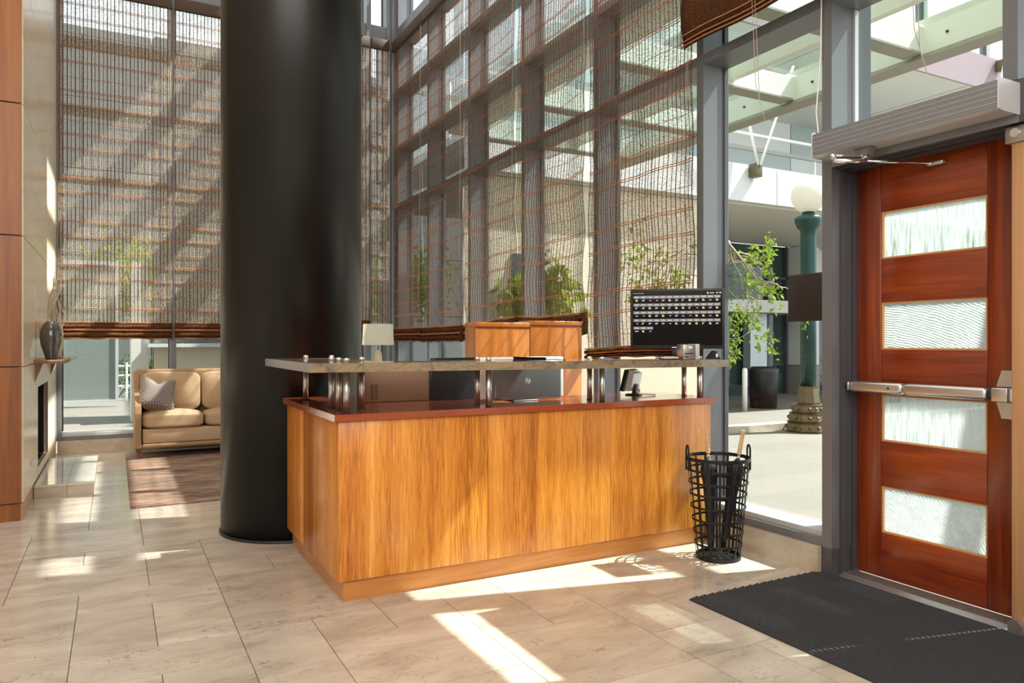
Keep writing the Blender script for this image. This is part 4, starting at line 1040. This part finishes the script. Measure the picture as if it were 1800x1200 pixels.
# ground floor facade at Y=14
BB('facade_glass', M['dark_glass'], (9.2, 14.06, GZ, 32, 14.12, 3.78))
BB('facade_wall', M['sand'], (4.6, 10.06, GZ, 9.2, 10.12, 3.77), (9.14, 10.12, GZ, 9.2, 14.0, 3.77))
for k in range(2): BB('facade_window', M['dark_glass'], (5.4+1.6*k, 10.03, 1.5, 5.8+1.6*k, 10.055, 2.6))
for x0, x1 in ((14.28, 14.62+.25), (12.6, 12.9)): BB('pale_post', M['blue_panel'], (x0, 13.7, .1, x1, 13.95, 2.0))
BB('canopy_band', M['fascia'], (9.3, 12.9, 1.95, 15.6, 13.97, 2.25))
BB('tiled_pier', M['pane_white'], (15.99, 13.6, .62, 16.72, 14.05, 2.04), (15.99, 13.6, 2.06, 16.72, 14.05, 3.77)); BB('pier_base', M['canopy_shade'], (15.99, 13.58, GZ, 16.72, 14.05, .60))
BB('wall_panel', M['pane_white'], (16.74, 13.9, 2.4, 20, 14.05, 3.77), (21, 13.9, GZ, 32, 14.05, 3.77))
for x in (9.6, 11.0, 12.6, 13.4, 15.2, 15.9, 16.9, 17.6, 18.4, 19.2, 20.0): BB('window_post', M['steel_dark'], (x, 13.98, GZ, x+.07, 14.06, 3.78))
BB('window_rail', M['steel_dark'], (9.25, 13.98, .9, 14.2, 14.06, .96), (9.25, 13.98, 2.9, 32, 14.06, 2.96))
# upper wall, mid storey, between the fascia and the high soffit
for i in range(12):
    for j in range(3): BB('metal_panel', M['blue_panel'] if (i+j) % 3 else M['pane_white'], (4.6+2.3*i, 14.0, 4.4+.92*j, 4.6+2.3*i+2.27, 14.1, 4.4+.92*j+.90))
BB('louver_band', M['louver'], (4.6, 14.11, 4.38, 32, 14.3, 7.1))
BB('high_soffit', M['soffit'], (9.5, 9.9, 7.1, 34, 22, 7.14)); BB('high_fascia', M['purple'], (9.5, 9.85, 7.08, 34, 9.9, 7.85))
for i in range(9):
    BB('upper_panel', M['pane_white'], (9.6+2.7*i, 11.2, 7.9, 9.6+2.7*i+2.2, 11.35, 12.5)); BB('upper_glass', M['dark_glass'], (9.6+2.7*i+2.2, 11.3, 7.9, 9.6+2.7*(i+1), 11.35, 12.5))
BB('window_head', M['pane_white'], (9.6, 11.4, 7.14, 34, 21.8, 12.4))
# seams of the high soffit
mb = MB()
for k in range(9): mb.box(10+2.4*k-bo[0], 9.95-bo[1], 7.095-bo[2], 10.02+2.4*k-bo[0], 21-bo[1], 7.0995-bo[2])
mb.box(9.5-bo[0], 12.5-bo[1], 7.095-bo[2], 34-bo[0], 12.52-bo[1], 7.0995-bo[2]); mb.build('soffit_seam', M['canopy_shade'], bd)
# suspension brackets with rods on the fascia
for k, (x, y, z) in enumerate(((10.35, 9.80, 4.45), (18.2, 9.75, 7.75))):
    rd = empty('hanging_rods', (x, y, z)); tag(rd, ['thin white hanger rods on the white fascia by the street lamp', 'thin white hanger rods on the high mauve fascia'][k], 'hanger rods')
    MB().bbox(-.09, -.08, -.2, .09, .09, .04, .01).build('bracket', M['bronze'], rd)
    mb = MB(); s = 1 if k == 0 else -1
    mb.cyl((-.03, -.08, 0), (-.75, -.2, 1.9*s), .022, 8); mb.cyl((.03, -.08, 0), (.75, -.2, 1.9*s), .022, 8); mb.build('rod', M['white_metal'], rd)
# horizontal rail under the canopy outside
rl = empty('roof_rail', (10.5, 11.5, 5.68)); tag(rl, 'thin white horizontal rail above the white fascia', 'rail')
MB().cyl((-6, 0, 0), (9, 0, 0), .035, 10).build('rail', M['white_metal'], rl)
for x in (-5.5, -2.5, .5, 3.5, 6.5): MB().cyl((x, 0, 0), (x, 0, -1.28), .02, 8).build('post', M['white_metal'], rl)
MB().box(-6, -.03, -.36, 9, .03, -.28).build('lower_rail', M['canopy_shade'], rl)
# street lamp
lx, ly = 9.42, 7.86
st = empty('street_lamp', (lx, ly, GZ)); tag(st, 'dark green street lamp with a white globe and ornate bronze base', 'street lamp')
tb_ = MB()
for (r0, r1, za, zb) in ((.33,.32,0,.15),(.30,.285,.155,.29),(.25,.235,.295,.42),(.17,.145,.425,.70)):
    q8 = [[(r_*math.cos(PI/8+PI*j/4), r_*math.sin(PI/8+PI*j/4), z) for j in range(8)] for r_, z in ((r0,za),(r0*1.04,za+.03),(r1,zb-.02),(r1*1.05,zb))]
    tb_.ring_loft(q8, 0, False)
tb_.build('base', M['bronze'], st)
mb = MB()
for a in range(16):
    for z, r_ in ((.08,.32),(.225,.285),(.36,.235)): mb.ball((r_*math.cos(2*PI*a/16), r_*math.sin(2*PI*a/16), z), .028, 8)
mb.build('base_bosses', M['bronze'], st)
MB().lathe([(.12,.70),(.115,1.8),(.115,3.0),(.115,3.10),(.16,3.14),(.20,3.24),(.20,3.30),(.10,3.34),(.08,3.40)], n=20).build('post', M['green_iron'], st)
MB().ball((0,0,3.62), .255, 32).build('globe', M['globe'], st)
# vine tree
def leaves(mb, c, n, spread, size, r):
    for _ in range(n):
        p = Vector(c)+Vector((r.gauss(0, spread[0]), r.gauss(0, spread[1]), r.gauss(0, spread[2])))
        d = Vector((r.uniform(-1,1), r.uniform(-1,1), r.uniform(-1.4,.2))).normalized(); s = size*r.uniform(.6, 1.3)
        u = d.cross(Vector((r.uniform(-1,1), r.uniform(-1,1), r.uniform(-1,1)))).normalized()
        t = p+d*s; m1 = p+d*s*.5+u*s*.22+Vector((0,0,.01)); m2 = p+d*s*.5-u*s*.22
        mb.add([tuple(p), tuple(m1), tuple(t), tuple(m2)], [(0,1,2,3)], 0, False)
vn = empty('vine_tree', (7.3, 7.35, GZ)); tag(vn, 'leafy vine with bare twisting twigs outside the clear window', 'vine')
r = random.Random(8); mb = MB(); lv = MB()
def branch(p, d, L_, rr, depth):
    pts = [Vector(p)]; d = Vector(d).normalized()
    for _ in range(7):
        d = (d+Vector((r.uniform(-.45,.45), r.uniform(-.45,.45), r.uniform(-.4,.34)))).normalized(); pts.append(pts[-1]+d*L_/7)
    mb.tube([tuple(q) for q in pts], rr, 5, r1=rr*.35)
    if depth:
        for _ in range(3): q = r.choice(pts[2:]); branch(q, d+Vector((r.uniform(-1,1), r.uniform(-1,1), r.uniform(-1,.6))), L_*.62, rr*.55, depth-1)
    elif r.random() < .8: leaves(lv, pts[-1], 30, (.05,.05,.09), .085, r)
mb.tube([(.0,.6,0),(.05,.5,1.2),(0,.3,2.2),(0,.05,2.75)], [.05,.045,.035,.03], 8)
for _ in range(9): branch((0, .05, 2.72), (r.uniform(-.8,.8), r.uniform(-.8,.8), r.uniform(-.6,.5)), .95, .018, 2)
mb.build('branches', M['bark'], vn); lv.build('foliage', M['leaf'], vn)
# bollards, bin
for k, (x, y) in enumerate(((10.6, 10.9), (11.05, 10.75))):
    b_ = empty('bollard', (x, y, GZ)); tag(b_, ['slim white bollard nearer the window edge', 'slim white bollard beside the dark bin'][k], 'bollard', 'white bollards before the building')
    MB().lathe([(.05,0),(.05,.82),(.035,.86)], n=16).build('post', M['white_metal'], b_)
bn = empty('litter_bin', (12.0, 11.15, GZ)); tag(bn, 'round dark litter bin outside near the building entrance', 'bin')
MB().lathe([(.27,0),(.30,.75),(.31,.80),(.24,.86),(.22,.84)], n=24).build('drum', M['black'], bn)
# trees beyond
def tree(label, x, y, h, cr, seed, mat='leaf_dark', n=1500, trunk=.11, cname='tree'):
    r = random.Random(seed); root = empty(cname, (x, y, GZ)); tag(root, label, 'tree', 'trees beyond the plaza')
    t = MB(); t.tube([(0,0,0),(.05,.03,h*.3),(-.04,.02,h*.62),(0,0,h*.85)], [trunk,trunk*.8,trunk*.55,trunk*.3], 9)
    for _ in range(8):
        a = r.uniform(0, 6.28); z = h*r.uniform(.4,.75); t.tube([(0,0,z),(math.cos(a)*cr*.4, math.sin(a)*cr*.4, z+cr*.3),(math.cos(a)*cr*.75, math.sin(a)*cr*.75, z+cr*.4)], [trunk*.4,trunk*.2,trunk*.08], 6)
    t.build('trunk', M['bark'], root)
    f = MB()
    for _ in range(16):
        a = r.uniform(0, 6.28); q = cr*r.uniform(.1,.8); leaves(f, (q*math.cos(a), q*math.sin(a), h*.72+r.uniform(-.35,.35)*cr*1.3), n//16, (cr*.22,cr*.22,cr*.2), .2, r)
    f.build('crown', M[mat], root)
tree('green tree beyond the back window near its clear gap', .45, 24, 4.6, 1.7, 1, 'leaf')
tree('green tree seen between column and corner post', 6.6, 19.5, 4.2, 1.8, 2, 'leaf')
tree('tree standing behind the longest woven blind', 5.3, 9.1, 3.0, .6, 3, 'leaf', 900)
tree('tree behind the low hedge left of the white fence', 1.9, 27, 5.2, 2.2, 4)
tree('tree in the gap beyond the far corner of the windows', 9.3, 25.5, 5.0, 1.8, 5)
# objects beyond the back window
wbk = empty('garden_building', (3.5, 15, GZ)); tag(wbk, 'building wing with beige stone blocks seen through the back window', 'building')
def WB(n, m, *boxes):
    mb = MB()
    for (x0,y0,z0,x1,y1,z1) in boxes: mb.box(x0-3.5, y0-15, z0-GZ, x1-3.5, y1-15, z1-GZ)
    return mb.build(n, m, wbk)
WB('stone_wall', M['sand'], (.60, 14, .70, 4.4, 14.6, 1.13), (.60, 14, .28, 4.4, 14.6, .69), (.60, 14, GZ, 4.4, 14.6, .27))
WB('wall_coping', M['fascia'], (.50, 13.9, 1.14, 4.45, 14.7, 1.2)); WB('upper_wall', M['grey_panel'], (.60, 14.15, 1.21, 4.4, 14.4, 6.5))
WB('wall_fin', M['soffit'], (.25, 14.2, GZ, .52, 15.5, 2.6)); WB('pale_pier', M['pane_white'], (2.9, 13.6, 1.21, 3.2, 14.1, 6.5))
WB('end_wall', M['blue_panel'], (-4, 18.2, GZ, -.98, 18.4, 6.5))
sl = empty('sliding_panel', (-.45, 18, GZ)); tag(sl, 'large grey green glass panel with a metal frame outside the back window', 'glass panel')
MB().box(-.5, -.01, .15, .46, .01, 3.0).build('glass', M['dark_green'] if 'dark_green' in M else plain('sea_green_back_painted_glass', (.20,.235,.215), .12, 0, .1, .7), sl)
MB().box(-.55, -.04, .08, -.5, .04, 3.1).box(.46, -.04, .08, .52, .04, 3.1).box(-.5, -.04, .08, .46, .04, .15).box(-.5, -.04, 3.0, .46, .04, 3.1).build('frame', M['steel_light'], sl)
# planter with hedge and a white railing
hg = empty('hedge', (.35, 21, GZ)); tag(hg, 'low dark green hedge beyond the back window', 'hedge')
f = MB(); r = random.Random(3)
for q in range(10): leaves(f, (-.9+.22*q, 0, .55), 130, (.16,.2,.28), .12, r)
f.build('foliage', M['leaf_dark'], hg); MB().box(-1.1, -.3, 0, 1.3, .3, .25).build('planter', M['shrub_pot'], hg)
fe = empty('white_railing', (.25, 19.6, GZ)); tag(fe, 'short white railing in front of the hedge outside', 'railing')
for x in (-.35, 0, .35): MB().box(x-.025, -.02, 0, x+.025, .02, .9).build('post', M['white_metal'], fe)
for z in (.35, .6, .82): MB().box(-.35, -.012, z-.02, .35, .012, z+.02).build('rail', M['white_metal'], fe)
# white building far away, closing the view behind the right blinds and the sky gap
far = empty('far_building', (2, 30, GZ)); tag(far, 'grey panelled facade filling the view behind the back blinds', 'building')
mb = MB()
for i_ in range(12):
    for j_ in range(5): mb.box(-14+2.2*i_, 0, 2.5*j_, -14+2.2*i_+2.17, 4, 2.5*j_+2.47)
mb.build('wall_panels', M['grey_panel'], far)

# ------------------------------------------------------------------ light
w = bpy.data.worlds.new('sky'); sc.world = w; w.use_nodes = True
bg = w.node_tree.nodes['Background']; bg.inputs[0].default_value = (.86,.93,1.0,1); bg.inputs[1].default_value = 2.1
sun = bpy.data.lights.new('sun', 'SUN'); sun.energy = 18.0; sun.angle = math.radians(.6); sun.color = (1,.96,.90)
so_ = bpy.data.objects.new('sun', sun); COL.objects.link(so_)
dirv = Vector((-1, .245, -1.34)); so_.rotation_euler = dirv.to_track_quat('-Z', 'Y').to_euler(); so_.location = (12, -3, 15)
def area(name, loc, rot, sx, sy, e, col):
    l = bpy.data.lights.new(name, 'AREA'); l.shape = 'RECTANGLE'; l.size = sx; l.size_y = sy; l.energy = e; l.color = col
    o = bpy.data.objects.new(name, l); COL.objects.link(o); o.location = loc; o.rotation_euler = rot; return o
area('ceiling_fill', (-.5, 3.0, 8.6), (0,0,0), 5.5, 9, 330, (1,.95,.88))  # added overhead fill for the whole room, no fixture modelled
area('lounge_fill', (1.6, 7.3, 8.55), (0,0,0), 2.5, 2.5, 60, (1,.93,.82))  # extra fill added to brighten the cladding and sofa
area('lobby_fill', (-1.5, -3.2, 3.6), (PI/2-.15, 0, 0), 7, 4.5, 520, (1,.95,.89))  # unseen fill added behind the camera, brightens surfaces facing the viewer

sc.view_settings.view_transform = 'Standard'; sc.view_settings.look = 'None'; sc.view_settings.exposure = 0.04; sc.view_settings.gamma = 1
sc.view_settings.use_curve_mapping = False
cy = sc.cycles; cy.use_denoising = True; cy.max_bounces = 10; cy.transparent_max_bounces = 24; cy.diffuse_bounces = 5; cy.glossy_bounces = 4
cy.sample_clamp_indirect = 6; cy.caustics_reflective = False; cy.caustics_refractive = False
